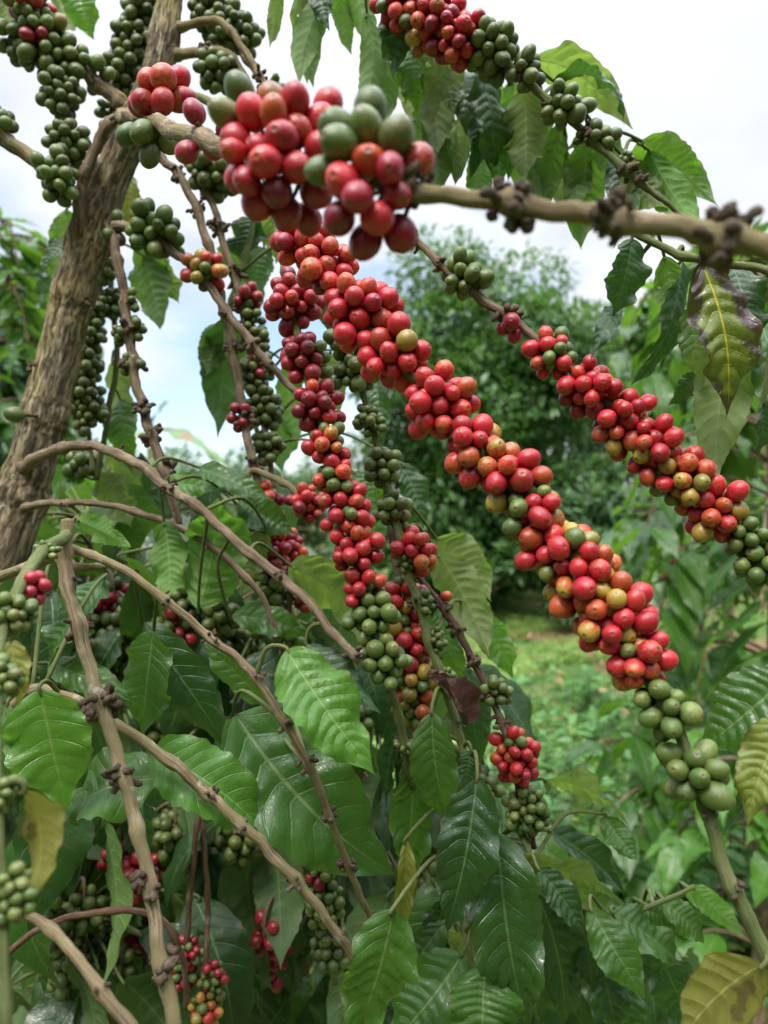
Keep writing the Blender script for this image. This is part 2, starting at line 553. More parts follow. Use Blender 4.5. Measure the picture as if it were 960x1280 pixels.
def frames(path):
    t = unit(np.gradient(path, axis=0))
    n = np.zeros_like(path)
    ref = np.array([0, 1.0, 0])
    cur = ref - t[0] * (ref @ t[0])
    if np.linalg.norm(cur) < 0.2:
        cur = np.cross(t[0], [0, 0, 1.0])
    for i in range(len(path)):
        cur = cur - t[i] * (cur @ t[i])
        cur = cur / np.linalg.norm(cur)
        n[i] = cur
    return t, n, np.cross(t, n)


def tube_into(mb, path, rad, seg=12, rough=0.0, seed=0, mat=0, cap=True, vscale=20.0, flaky=0.0):
    path = np.asarray(path, float)
    rad = np.asarray(rad, float) * np.ones(len(path))
    t, n, b = frames(path)
    s = np.concatenate([[0], np.cumsum(np.linalg.norm(np.diff(path, axis=0), axis=1))])
    k = seg + 1
    ang = np.linspace(0, 2 * np.pi, k)
    rr = np.repeat(rad[:, None], k, 1)
    if rough:
        for i in range(len(path)):
            for j in range(seg):
                q = Vector((math.cos(ang[j]) * 1.6, math.sin(ang[j]) * 1.6, s[i] / max(rad[i], 1e-4) * 0.45)) + Vector((seed * 3.1, seed * 1.7, 0))
                rr[i, j] *= 1 + rough * (mnoise.noise(q) + 0.55 * mnoise.noise(q * 2.7))
                if flaky:
                    z = Vector((math.cos(ang[j]) * 5.5, math.sin(ang[j]) * 5.5, s[i] / rad[i] * 0.9))
                    z += Vector((1, 1, 1)) * 0.6 * mnoise.noise(z * 0.6)
                    d1 = mnoise.voronoi(z)[0]
                    rr[i, j] *= 1 + flaky * (min(d1[1] - d1[0], 0.35) / 0.35 - 0.6) + flaky * 0.8 * mnoise.noise(z * 2.3)
            rr[i, seg] = rr[i, 0]
    v = path[:, None, :] + rr[..., None] * (np.cos(ang)[None, :, None] * n[:, None, :] + np.sin(ang)[None, :, None] * b[:, None, :])
    uv = np.stack(np.broadcast_arrays(np.linspace(0, 1, k)[None, :], (s * vscale)[:, None]), -1).reshape(-1, 2)
    i, j = np.meshgrid(np.arange(len(path) - 1), np.arange(seg), indexing='ij')
    q = np.stack([i * k + j, i * k + j + 1, (i + 1) * k + j + 1, (i + 1) * k + j], -1).reshape(-1, 4)
    v = v.reshape(-1, 3)
    tr = []
    if cap:
        nv = len(v)
        v = np.vstack([v, path[0] - t[0] * rad[0] * 0.25, path[-1] + t[-1] * rad[-1] * 0.3])
        uv = np.vstack([uv, [0.5, 0], [0.5, s[-1] * vscale]])
        for j in range(seg):
            tr.append((nv, j + 1, j))
            e = (len(path) - 1) * k
            tr.append((nv + 1, e + j, e + j + 1))
    mb.add(v, q, np.array(tr) if tr else None, uv, mat)


# ------------------------------------------------------------------ cherries
def cherry_geo(seed, seg=20, rings=15, long=1.06, flat=0.95):
    th = np.concatenate([[0.0], np.array([0.10, 0.17, 0.23, 0.29, 0.37]), np.linspace(0.5, np.pi - 0.25, rings - 6)])
    vs, tv = [], []
    vs.append((0, 0, long * 0.955)); tv.append(1.0)
    rnd = random.Random(seed)
    lop = rnd.uniform(-0.06, 0.06)
    for a in th[1:]:
        rr = 1.0
        if a < 0.13: rr = 0.965
        elif a < 0.2: rr = 0.98
        elif a < 0.26: rr = 1.01
        elif a < 0.32: rr = 1.005
        for j in range(seg):
            f = 2 * math.pi * j / seg
            w = 1 + 0.022 * mnoise.noise(Vector((math.sin(a) * math.cos(f) * 1.3 + seed * 5, math.sin(a) * math.sin(f) * 1.3, math.cos(a) * 1.3)))
            w *= 1 - 0.02 * abs(math.cos(f)) ** 6 * math.sin(a)
            taper = 1 - 0.05 * math.cos(a) ** 2 * (1 if a > 1.57 else 0.4)
            vs.append((math.sin(a) * math.cos(f) * rr * w * taper + lop * math.cos(a) ** 2 * 0.3, math.sin(a) * math.sin(f) * rr * w * flat * taper, math.cos(a) * rr * w * long))
            tv.append(1 - a / math.pi)
    vs.append((0, 0, -long * 0.97)); tv.append(0.0)
    q, t = [], []
    nr = len(th) - 1
    for j in range(seg):
        j2 = (j + 1) % seg
        t.append((0, 1 + j, 1 + j2))
        t.append((len(vs) - 1, 1 + (nr - 1) * seg + j2, 1 + (nr - 1) * seg + j))
        for i in range(nr - 1):
            q.append((1 + i * seg + j, 1 + (i + 1) * seg + j, 1 + (i + 1) * seg + j2, 1 + i * seg + j2))
    return np.array(vs), np.array(q), np.array(t), np.array(tv)


CGEO = [cherry_geo(0), cherry_geo(1, long=1.12, flat=0.93), cherry_geo(2, long=1.0, flat=0.97), cherry_geo(3, long=1.08, flat=0.9)]
CGEO_OVAL = [cherry_geo(4, long=1.28, flat=0.93), cherry_geo(5, long=1.2, flat=0.97)]
CGEO_LOW = [cherry_geo(6, seg=10, rings=10)]
CMESH = {}


def cherry_mesh(cls, gi, geos, key):
    k = (cls, gi, key)
    if k not in CMESH:
        v, q, t, tv = geos[gi]
        CMESH[k] = make_mesh('cherry', v, [q, t], CM[cls], None, {'pc': v + gi * 7.7, 'tv': tv, 'cr': np.zeros(len(v))})
    return CMESH[k]


def quat_to(axis):
    q = Vector(axis).to_track_quat('Z', 'X')
    return q @ Quaternion((0, 0, 1), random.uniform(0, 6.28))


def relax(pos, rad, anchor, tang, nodeid, stem_path, stem_r, iters=70, pull=0.06, fix=None):
    for it in range(iters):
        d = pos[:, None] - pos[None]
        dist = np.linalg.norm(d, axis=-1) + 1e-9
        np.fill_diagonal(dist, 1)
        want = (rad[:, None] + rad[None]) * (0.97 if fix is None or not fix.any() else 0.9)
        ov = np.clip(want - dist, 0, None)
        np.fill_diagonal(ov, 0)
        push = (d / dist[..., None] * ov[..., None]).sum(1) * 0.42
        to = anchor - pos
        al = (to * tang).sum(1, keepdims=True) * tang
        move = push + pull * (to - 0.05 * al) * (1 - it / iters)
        if fix is not None:
            move = np.where(fix[:, None], push * np.array([0.22, 0.9, 0.22]), move)
        pos = pos + move
        ds = pos[:, None] - stem_path[None]
        dd = np.linalg.norm(ds, axis=-1)
        k = dd.argmin(1)
        ii = np.arange(len(pos))
        need = stem_r[k] + rad * 0.92
        close = dd[ii, k]
        dirn = ds[ii, k] / (close[:, None] + 1e-9)
        pos = pos + dirn * np.clip(need - close, 0, None)[:, None] * (0.3 if fix is not None and fix.any() else 1.0)
    return pos


# ------------------------------------------------------------------ leaves
def leaf_geo(base, tip, width, nrm, arch=0.12, fold=0.25, wave=0.06, bull=0.05, nvein=10, seed=0, nu=56, nh=6, hook=0.0, twist=0.0, curl=0.12, bow=0.0):
    r = np.random.default_rng(seed)
    base, tip = np.asarray(base, float), np.asarray(tip, float)
    L = np.linalg.norm(tip - base)
    t0 = (tip - base) / L
    n0 = np.asarray(nrm, float)
    n0 = unit(n0 - t0 * (n0 @ t0))
    s0 = np.cross(t0, n0)
    u = np.linspace(0, 1, nu)
    sp = base + np.outer(u, tip - base) + np.outer(arch * L * 4 * u * (1 - u) - hook * L * u ** 3 + hook * L * u, n0) + np.outer(bow * L * 4 * u * (1 - u), s0)
    t = unit(np.gradient(sp, axis=0))
    tw = twist * u + 0.08 * np.sin(u * 5 + r.uniform(0, 6))
    s = s0 - t * (t @ s0)[:, None]
    s = unit(s)
    n = np.cross(s, t)
    s, n = s * np.cos(tw)[:, None] + n * np.sin(tw)[:, None], n * np.cos(tw)[:, None] - s * np.sin(tw)[:, None]
    w = u ** r.uniform(0.54, 0.74) * (1 - u) ** r.uniform(0.86, 1.15) * (1 - 0.55 * np.clip((u - 0.72) / 0.28, 0, 1) ** 1.2)
    w = w / w.max()
    w = np.maximum(w, 0.012) * width / 2
    v = np.linspace(-1, 1, 2 * nh + 1)
    vv = np.sign(v) * np.abs(v) ** 0.9
    U, V = np.meshgrid(u, vv, indexing='ij')
    aV = np.abs(V)
    ph = (U - 0.085 * aV - 0.06 * aV ** 2) * nvein + 0.5 * (V > 0) * 0.35
    ph = ph + 0.15 * np.sin(U * r.uniform(11, 19) + r.uniform(0, 6) + 1.3 * V) + 0.07 * np.sin(U * r.uniform(24, 36) + V * 2.1)
    corr = np.abs(np.sin(np.pi * ph)) ** 0.8
    env = np.clip(aV * 4, 0, 1) * (1 - 0.5 * aV ** 3) * np.clip((1 - U) * 4, 0, 1) * np.clip(U * 6, 0, 1)
    W = w[:, None] * (1 + 0.035 * np.cos(2 * np.pi * ph) * aV ** 4) * np.where(V > 0, 1 + r.uniform(-0.08, 0.08), 1 + r.uniform(-0.08, 0.08))
    f1, f2 = r.uniform(9, 16, 2)
    p1, p2 = r.uniform(0, 6.28, 2)
    wv = np.where(V > 0, np.sin(U * f1 + p1), np.sin(U * f2 + p2)) * aV ** 2.2 + 0.4 * np.sin(U * 31 + p1 + V) * aV ** 3
    und = 0.35 * np.sin(U * r.uniform(3, 6) + p2 + V * 1.5) * aV
    cf, sf = math.cos(fold), math.sin(fold)
    h = W * aV * sf - curl * W * aV ** 2 + bull * width * env * (corr - 0.5) + wave * width * (wv + und) * np.clip(w / w.max() * 2, 0, 1)[:, None]
    pos = sp[:, None, :] + (W * V * cf)[..., None] * s[:, None, :] + h[..., None] * n[:, None, :]
    uv = np.stack([U, V * 0.5 + 0.5], -1).reshape(-1, 2)
    k = 2 * nh + 1
    i, j = np.meshgrid(np.arange(nu - 1), np.arange(k - 1), indexing='ij')
    q = np.stack([i * k + j, i * k + j + 1, (i + 1) * k + j + 1, (i + 1) * k + j], -1).reshape(-1, 4)
    return pos.reshape(-1, 3), q, uv, ph.ravel()


def add_leaf(parent, base, tip, width, kind, nrm, stem_path=None, seed=0, label=None, petiole_mat='green', res=(56, 6), **kw):
    mb = MB()
    v, q, uv, ph = leaf_geo(base, tip, width, nrm, seed=seed, nu=res[0], nh=res[1], **kw)
    mb.add(v, q, None, uv, 0, ph=ph)
    base = np.asarray(base, float)
    d = unit(np.asarray(tip) - base)
    L = np.linalg.norm(np.asarray(tip) - base)
    if stem_path is not None:
        k = np.linalg.norm(stem_path - base, axis=1).argmin()
        e = stem_path[k]
        dist = np.linalg.norm(e - base)
        mid = base - d * min(0.4 * dist, 0.02)
        path = catmull([e, e * 0.45 + mid * 0.55 + np.array([0, 0, 0.10 * dist]), base - d * 0.002, base + d * L * 0.05, base + d * L * 0.09], 6)
        rr = np.linspace(0.0016, 0.0009, len(path))
        tube_into(mb, path[:-6], rr[:-6], 7, mat=1, cap=True)
    return tag(mb.build('leaf', [LM[kind], BM[petiole_mat]], parent, base), label)


# ------------------------------------------------------------------ knobs of dried flowers
def knob_into(mb, c, tdir, r, n=12, seed=0, size=0.0028, mat=0):
    rr = random.Random(seed)
    t = unit(tdir)
    a = unit(np.cross(t, [0.3, 0.5, 0.8]))
    b = np.cross(t, a)
    for i in range(n):
        ang = rr.uniform(0, 6.28)
        dirn = a * math.cos(ang) + b * math.sin(ang)
        lean = unit(dirn + t * rr.uniform(-0.9, 0.9))
        p0 = c + dirn * r * 0.92 + t * rr.uniform(-1, 1) * size * 1.2
        ln = size * rr.uniform(0.5, 1.25) * (1.7 if rr.random() < 0.15 else 1)
        w = size * rr.uniform(0.3, 0.62)
        side = unit(np.cross(lean, t + 0.01))
        pth = np.array([p0, p0 + lean * ln * 0.5 + side * w * rr.uniform(-1, 1), p0 + lean * ln + side * w * rr.uniform(-1.5, 1.5)])
        pth = catmull(pth, 3)
        sh = np.interp(np.linspace(0, 1, len(pth)), [0, 0.3, 0.75, 1], [1.0, 0.75, 1.0, 0.35])
        tube_into(mb, pth, w * sh, 6, mat=mat, vscale=200)


# ------------------------------------------------------------------ a branch with everything on it
SEED = [100]


def sd():
    SEED[0] += 1
    return SEED[0]


def px_path(path, per=12):
    pts, rad = [], []
    for (x, y, d, rp) in path:
        pts.append(P(x, y, d))
        rad.append(rp / F * d)
    full = catmull(np.hstack([np.array(pts), np.array(rad)[:, None]]), per)
    return full[:, :3], np.maximum(full[:, 3], 0.0004)


def mixlist(mix, n, r_):
    """mix: 'R8G4' style weights"""
    cl, w = [], []
    i = 0
    while i < len(mix):
        c = mix[i]; i += 1
        num = ''
        while i < len(mix) and mix[i].isdigit():
            num += mix[i]; i += 1
        cl.append(c); w.append(float(num or 1))
    w = np.array(w) / sum(w)
    return [cl[k] for k in r_.choice(len(cl), n, p=w)]


CLUSTER_LABEL = {'K': 'cluster of small dark green unripe cherries', 'G': 'cluster of green unripe cherries'}


def branch(name, label, cat, path, bark='brown', clusters=(), cherries=(), leaves=(), knobs=(), nodes_every=0.055, group=None,
           seg=16, rough=0.15, limit=100, root=None, stem_name='stem', per=12):
    """clusters: (px, py, n, half length px, mix, diameter px[, oval]); cherries: (px, py, class, diameter px);
    leaves: (bx, by, tx, ty, width px, kind, depth[, options]); knobs: (px, py, n, size px)"""
    seed = sd()
    r_ = np.random.default_rng(seed)
    pth, rad = px_path(path, per)
    if name == 'coffee_branch':
        rad = rad * 0.74
        knobs = [(k[0], k[1], max(4, int(k[2] * 0.65)), k[3] * 0.9) for k in knobs]
    elif name == 'fruiting_branch':
        rad = rad * 0.88
    pix = np.stack([pth[:, 0] / pth[:, 1] * F + 480, (CAM_Z - pth[:, 2]) / pth[:, 1] * F + 640], -1)
    s = np.concatenate([[0], np.cumsum(np.linalg.norm(np.diff(pth, axis=0), axis=1))])
    near = lambda x, y: int(np.hypot(pix[:, 0] - x, pix[:, 1] - y).argmin())
    th = root or thing(name, pth[0], label, cat, group)
    # swellings at the nodes
    r2 = rad.copy()
    at = [s[near(c[0], c[1])] for c in clusters] + [s[near(k[0], k[1])] for k in knobs]
    x = 0.02
    while x < s[-1]:
        if not at or min(abs(x - a) for a in at) > 0.02:
            at.append(x)
        x += nodes_every * r_.uniform(0.8, 1.2)
    for a in at:
        r2 *= 1 + 0.30 * np.exp(-((s - a) / (0.0035 + rad * 0.35)) ** 2)
    mb = MB()
    jit = np.array([[mnoise.noise(Vector((a * 30, seed, k * 9.0))) for k in range(3)] for a in s]) * rad[:, None] * 0.5 + np.array([[mnoise.noise(Vector((a * 75, seed + 3.3, k * 9.0))) for k in range(3)] for a in s]) * rad[:, None] * 0.4
    tube_into(mb, pth + jit, r2, seg, rough, seed)
    mb.build(stem_name, BM[bark], th)
    T = unit(np.gradient(pth, axis=0))
    for (x, y, n, sz) in knobs:
        k = near(x, y)
        kb = MB()
        knob_into(kb, pth[k], T[k], r2[k], n, sd(), sz * 1.15 / F * pth[k][1])
        kb.build('dried_node', M_knob, th, pth[k])
    # cherries
    items = []
    info = []
    for ci, c in enumerate(clusters):
        x, y, n, hl, mix, dia = c[:6]
        if dia > 12:
            dia *= 0.845
            n = int(round(n * 1.33))
            hl *= 0.7
        k = near(x, y)
        d = pth[k][1]
        ctr = P(x, y, d)
        ctr = pth[k] * 0.35 + ctr * 0.65
        info.append((ci, k, ctr, d))
        ra = dia / 2 / F * d
        for cl in mixlist(mix, n, r_):
            axial = r_.uniform(-1, 1) * hl / F * d
            o = unit(r_.normal(size=3)) * ra * r_.uniform(1.0, 2.6)
            rr = ra * np.clip(r_.normal(1.0, 0.10), 0.72, 1.22) * (0.86 if (cl in 'GK' and ('R' in mix or 'D' in mix)) else 1.0)
            items.append(dict(p=ctr + T[k] * axial + o, r=rr, c=cl, k=k, ci=ci, a=ctr + T[k] * axial * 0.9, t=T[k], oval=len(c) > 6 and c[6] == 'oval', fix=False))
    if cherries:
        ex = {}
        for (x, y, cl, dia, ci) in cherries:
            ex.setdefault(ci, []).append((x, y, cl, dia))
        for ci, lst in ex.items():
            cx = np.mean([q[0] for q in lst]); cy = np.mean([q[1] for q in lst])
            k = near(cx, cy)
            d = pth[k][1]
            rho = max(max(math.hypot(q[0] - cx, q[1] - cy) for q in lst), 14)
            info.append((ci, k, P(cx, cy, d), d))
            for (x, y, cl, dia) in lst:
                ho = math.hypot(x - cx, y - cy)
                dz = -math.sqrt(max(0, (rho * 1.05) ** 2 - ho ** 2)) / F * d * 0.75
                items.append(dict(p=P(x, y, d + dz), r=0.92 * dia / 2 / F * d, c=cl, k=k, ci=ci, a=pth[k], t=T[k], oval=True if cl in 'GK' else False, fix=True))
    if items:
        pos = np.array([i['p'] for i in items])
        ra = np.array([i['r'] for i in items])
        pos = relax(pos, ra, np.array([i['a'] for i in items]), np.array([i['t'] for i in items]), None, pth[::3], r2[::3], fix=np.array([i['fix'] for i in items]))
        order = np.argsort(pos[:, 1])                 # nearest the camera first
        rank = np.empty(len(order), int)
        rank[order] = np.arange(len(order))
        rest = MB()
        cls_idx = list(CM)
        nrest = 0
        for ci in dict.fromkeys(i['ci'] for i in items):
            idx = [j for j, i in enumerate(items) if i['ci'] == ci]
            k = items[idx[0]]['k']
            node = pth[k]
            st = MB()
            knob_into(st, node, T[k], rad[k] * 1.1, 8, sd(), min(0.0024, ra[idx].mean() * 0.5), mat=1)
            for j in idx:
                ks = np.linalg.norm(pth - pos[j], axis=1).argmin()
                e = pth[ks] * 0.6 + node * 0.4 if np.linalg.norm(pth[ks] - node) < 0.012 else pth[ks]
                v = pos[j] - e
                pp = catmull([e, e + v * 0.45 + T[k] * 0.001, pos[j] - unit(v) * ra[j] * 0.75], 3)
                tube_into(st, pp, np.linspace(0.0011, 0.0009, len(pp)) * min(1, ra[j] / 0.005), 5, mat=0, vscale=150)
            mix = ''.join(sorted(set(items[j]['c'] for j in idx)))
            cl_o = st.build('cherry_cluster', [M_stalk, M_knob], th, node)
            if mix in CLUSTER_LABEL and any(i['c'] in 'RDO' for i in items):
                cl_o['label'] = CLUSTER_LABEL[mix]
            for j in idx:
                it = items[j]
                ks = np.linalg.norm(pth - pos[j], axis=1).argmin()
                e = pth[ks] * 0.5 + node * 0.5
                ax = unit(unit(pos[j] - e) + r_.normal(size=3) * 0.22)
                geos, key = (CGEO_OVAL, 'o') if it['oval'] else (CGEO, 'r')
                if ra[j] * F / pos[j][1] < 6.0:
                    geos, key = CGEO_LOW, 'l'
                gi = int(r_.integers(len(geos)))
                q = quat_to(ax)
                if rank[j] < limit:
                    o = bpy.data.objects.new('cherry', cherry_mesh(it['c'], gi, geos, key))
                    link(o, cl_o, pos[j])
                    o.rotation_mode = 'QUATERNION'
                    o.rotation_quaternion = q
                    o.scale = Vector(ra[j] * np.clip(r_.normal(1, (0.045, 0.045, 0.06)), .86, 1.14))
                else:
                    nrest += 1
                    v, qf, tf, tv = geos[gi]
                    m = np.array(q.to_matrix())
                    rest.add((v * ra[j]) @ m.T + pos[j], qf, tf, None, cls_idx.index(it['c']), pc=v + r_.uniform(0, 60, 3), tv=tv, cr=np.full(len(v), r_.random()))
        if nrest:
            o = rest.build('cherries', [CM[k] for k in cls_idx], th)
            o['kind'] = 'stuff'
    for lf in leaves:
        hang_leaf(th, lf, pth)
    return th, pth


def hang_leaf(th, lf, pth):
    bx, by, tx, ty, w, kind, d = lf[:7]
    op = dict(lf[7]) if len(lf) > 7 else {}
    r_ = np.random.default_rng(sd())
    under = op.pop('under', kind == 'under')
    td = op.pop('td', r_.uniform(-0.03, 0.02))
    n = op.pop('n', None)
    if n is None:
        n = (r_.uniform(-0.35, 0.35), 1.0, 0.25) if under else (r_.uniform(-0.4, 0.4), -1.0, 0.45)
    base, tip = P(bx, by, d), P(tx, ty, d + td)
    kw = dict(arch=r_.uniform(0.02, 0.12), fold=r_.uniform(0.12, 0.38), wave=r_.uniform(0.09, 0.17), bull=r_.uniform(0.05, 0.095), nvein=int(r_.integers(9, 13)), hook=r_.uniform(0, 0.12), twist=r_.uniform(-0.35, 0.35), bow=r_.uniform(-0.05, 0.05))
    lab = op.pop('label', None)
    kw.update(op)
    add_leaf(th, base, tip, w / F * d * 0.99, kind, n, pth, sd(), lab, **kw)


# ================================================================== THE PLACE
# ------------------------------------------------------------------ ground
def ground_z(x, y):
    return 0.10 * math.sin(x * 0.7 + 1) * math.sin(y * 0.5) + 0.02 * math.sin(x * 3.1) * math.sin(y * 2.7)


tg = NT('weedy_soil')
tco = tg.n('ShaderNodeTexCoord').outputs['Object']
ga = tg.noise(tco, 0.9, 5, 0.6)
gb = tg.noise(tco, 14.0, 5, 0.65)
gc = tg.mix(tg.rng(gb, 0.3, 0.7), (0.055, 0.11, 0.025), (0.09, 0.16, 0.035))
gc = tg.mix(tg.rng(ga, 0.50, 0.60), gc, tg.mix(gb, (0.16, 0.085, 0.05), (0.28, 0.17, 0.11)))
M_ground = tg.done(tg.bsdf(gc, 0.95, tg.bump(gb, 0.8, 0.05), 0.1))
gx = np.concatenate([[-300, -80, -30], np.linspace(-12, 14, 66), [30, 80, 300]])
gy = np.concatenate([[-60, -10], np.linspace(-2, 22, 66), [40, 90, 400]])
gv = np.array([(x, y, ground_z(x, y) if -12 <= x <= 14 and -2 <= y <= 22 else 0.0) for x in gx for y in gy])
ny = len(gy)
gq = np.array([(i * ny + j, (i + 1) * ny + j, (i + 1) * ny + j + 1, i * ny + j + 1) for i in range(len(gx) - 1) for j in range(ny - 1)])
gm = MB()
gm.add(gv, gq)
tag(gm.build('ground', M_ground, None, (0, 0, 0)), kind='structure')


def leaflets(n, base, direction, normal, length, width, r_, fold=0.25, droop=0.25):
    """n simple pointed leaves: 10 verts each, folded along the midrib and drooping"""
    d = unit(direction)
    nn = unit(normal - d * (normal * d).sum(1, keepdims=True))
    s = np.cross(d, nn)
    us = np.array([0.0, 0.28, 0.62, 1.0])
    ws = np.array([0.06, 0.92, 0.80, 0.02])
    V = np.zeros((n, 12, 3))
    for i, (u, w) in enumerate(zip(us, ws)):
        c = base + d * (u * length)[:, None] - nn * (droop * u * u * length)[:, None]
        for j, sg in enumerate((-1, 0, 1)):
            V[:, i * 3 + j] = c + s * (sg * w * width / 2)[:, None] + nn * (abs(sg) * w * width * fold / 2)[:, None]
    q = []
    for i in range(3):
        for j in range(2):
            a = i * 3 + j
            q.append((a, a + 1, a + 4, a + 3))
    q = np.array(q)
    Q = (q[None] + (np.arange(n) * 12)[:, None, None]).reshape(-1, 4)
    return V.reshape(-1, 3), Q


M_weed = foliage_mat('weed_leaves', (0.16, 0.27, 0.06), (0.26, 0.38, 0.10), (0.23, 0.33, 0.11), (0.38, 0.56, 0.10), 0.33, 0.55)
M_weed2 = foliage_mat('broad_weed_leaves', (0.06, 0.17, 0.045), (0.10, 0.23, 0.06), (0.12, 0.22, 0.08), (0.2, 0.4, 0.08), 0.28, 0.45)


def weeds(name, n_plants, xr, yr, size, hgt, mat, label, seed, patch=0.0):
    r_ = np.random.default_rng(seed)
    y = r_.uniform(yr[0] ** 0.5, yr[1] ** 0.5, n_plants) ** 2
    x = r_.uniform(xr[0], xr[1], n_plants) * np.maximum(y / yr[1], 0.34)
    if patch:
        keep = np.array([mnoise.noise(Vector((a * 0.9, b * 0.9, seed))) > -patch for a, b in zip(x, y)])
        x, y = x[keep], y[keep]
    n_plants = len(x)
    k = r_.integers(4, 9, n_plants)
    idx = np.repeat(np.arange(n_plants), k)
    n = len(idx)
    gz = np.array([ground_z(a, b) for a, b in zip(x, y)])
    hh = r_.uniform(0.25, 1, n_plants) * hgt
    ang = r_.uniform(0, 6.28, n)
    d = np.stack([np.cos(ang), np.sin(ang), r_.uniform(-0.15, 0.6, n)], -1)
    base = np.stack([x[idx] + r_.normal(0, 0.03, n), y[idx] + r_.normal(0, 0.03, n), gz[idx] + hh[idx] * r_.uniform(0.3, 1.0, n)], -1)
    L = size * r_.uniform(0.5, 1.4, n)
    v, q = leaflets(n, base, d, np.tile([0, 0, 1.0], (n, 1)) + r_.normal(0, 0.25, (n, 3)), L, L * r_.uniform(0.35, 0.62, n), r_)
    mb = MB()
    mb.add(v, q)
    # stalks
    sv, sq = [], []
    e = 0.0025
    for i in range(n_plants if n_plants < 2000 else 0):
        o = len(sv)
        b = np.array([x[i], y[i], gz[i] - 0.01]); t = b + np.array([r_.normal(0, 0.02), r_.normal(0, 0.02), hh[i]])
        for p in (b, t):
            for a in (0, 2.1, 4.2):
                sv.append(p + np.array([math.cos(a) * e, math.sin(a) * e, 0]))
        for j in range(3):
            sq.append((o + j, o + (j + 1) % 3, o + 3 + (j + 1) % 3, o + 3 + j))
    if sv:
        mb.add(sv, sq)
    tag(mb.build(name, mat, None, (0, 0, 0)), label, 'weeds', None, 'stuff')


weeds('ground_cover', 27000, (-6.0, 6.0), (2.4, 15), 0.044, 0.14, M_weed, 'low bright green weeds covering the clearing floor', 5, 0.16)
weeds('undergrowth', 420, (0.9, 3.4), (2.3, 6.5), 0.095, 0.30, M_weed2, 'taller broad leaved weeds around the clearing edge', 6)


M_litter = foliage_mat('fallen_leaves', (0.16, 0.09, 0.045), (0.30, 0.19, 0.10), (0.24, 0.16, 0.10), (0.1, 0.06, 0.03), 0.05, 0.8)
r_ = np.random.default_rng(17)
nl = 1500
ly = r_.uniform(2.4 ** 0.5, 14 ** 0.5, nl) ** 2
lx = r_.uniform(-6, 6, nl) * np.maximum(ly / 14, 0.34)
lb_ = np.stack([lx, ly, [ground_z(p, q) + 0.03 for p, q in zip(lx, ly)]], -1) + np.array([0, 0, 1]) * r_.uniform(0, 0.07, nl)[:, None]
ld = np.stack([np.cos(lx * 91), np.sin(lx * 91), r_.uniform(-.2, .3, nl)], -1)
lL = 0.12 * r_.uniform(0.5, 1.3, nl)
V_, Q_ = leaflets(nl, lb_, ld, np.tile([0, 0, 1.0], (nl, 1)) + r_.normal(0, .3, (nl, 3)), lL, lL * 0.42, r_)
mb = MB()
mb.add(V_, Q_)
tag(mb.build('leaf_litter', M_litter, None, (0, 0, 0)), 'dry brown fallen leaves scattered among the weeds', 'leaf litter', None, 'stuff')


# ------------------------------------------------------------------ trees behind
M_crown_dark = foliage_mat('dense_tree_leaves', (0.040, 0.105, 0.024), (0.075, 0.165, 0.036), (0.08, 0.15, 0.05), (0.15, 0.33, 0.04), 0.26, 0.36)
M_crown_far = foliage_mat('far_tree_leaves', (0.045, 0.11, 0.04), (0.08, 0.16, 0.055), (0.09, 0.15, 0.07), (0.16, 0.3, 0.07), 0.25, 0.45)
M_coffee = foliage_mat('coffee_bush_leaves', (0.030, 0.085, 0.024), (0.055, 0.14, 0.03), (0.10, 0.18, 0.055), (0.17, 0.38, 0.04), 0.3, 0.32)
M_coffee_in = foliage_mat('shaded_coffee_leaves', (0.024, 0.07, 0.02), (0.045, 0.12, 0.026), (0.09, 0.16, 0.05), (0.16, 0.36, 0.035), 0.26, 0.30)


def leafy_tree(name, label, cat, base, height, crown_c, crown_r, n_leaves, leaf_len, mat, seed, lobes=26, trunk_r=0.08, group=None):
    r_ = np.random.default_rng(seed)
    base = np.array([base[0], base[1], ground_z(base[0], base[1]) - 0.03])
    th = thing(name, base, label, cat, group)
    cc, cr_ = np.array(crown_c, float), np.array(crown_r, float)
    mb = MB()
    top = cc + np.array([0, 0, cr_[2] * 0.3])
    pth = catmull([base, base * 0.6 + top * 0.4 + r_.normal(0, 0.05, 3), top], 10)
    tube_into(mb, pth, np.linspace(trunk_r, trunk_r * 0.35, len(pth)), 10, 0.12, seed, vscale=4)
    lob = []
    for i in range(lobes):
        v = unit(r_.normal(size=3))
        p = cc + v * cr_ * r_.uniform(0.4, 1.02)
        lob.append((p, cr_.mean() * r_.uniform(0.15, 0.36)))
        if i % 2 == 0:
            k = pth[int(r_.uniform(0.35, 0.95) * (len(pth) - 1))]
            lp = catmull([k, (k + p) / 2 + np.array([0, 0, 0.06]), p], 5)
            tube_into(mb, lp, np.linspace(trunk_r * 0.4, trunk_r * 0.08, len(lp)), 7, mat=0, vscale=4)
    mb.build('trunk', BM['brown'], th, base)
    w = np.array([q[1] ** 2 for q in lob])
    ii = r_.choice(lobes, n_leaves, p=w / w.sum())
    v = unit(r_.normal(size=(n_leaves, 3)))
    rad = np.array([lob[i][1] for i in ii]) * r_.uniform(0.35, 1.08, n_leaves) ** 0.6
    pos = np.array([lob[i][0] for i in ii]) + v * rad[:, None] * np.array([1.05, 1.05, 0.85])
    d = v + r_.normal(0, 0.6, (n_leaves, 3)) + np.array([0, 0, -0.25])
    L = leaf_len * r_.uniform(0.6, 1.25, n_leaves)
    V, Q = leaflets(n_leaves, pos, d, v * 0.6 + np.array([0, 0, 0.8]) + r_.normal(0, 0.3, (n_leaves, 3)), L, L * r_.uniform(0.34, 0.5, n_leaves), r_)
    cb_ = MB()
    cb_.add(V, Q)
    cb_.build('crown', mat, th, cc)
    return th


def W(px, py, d):
    p = P(px, py, d)
    return p


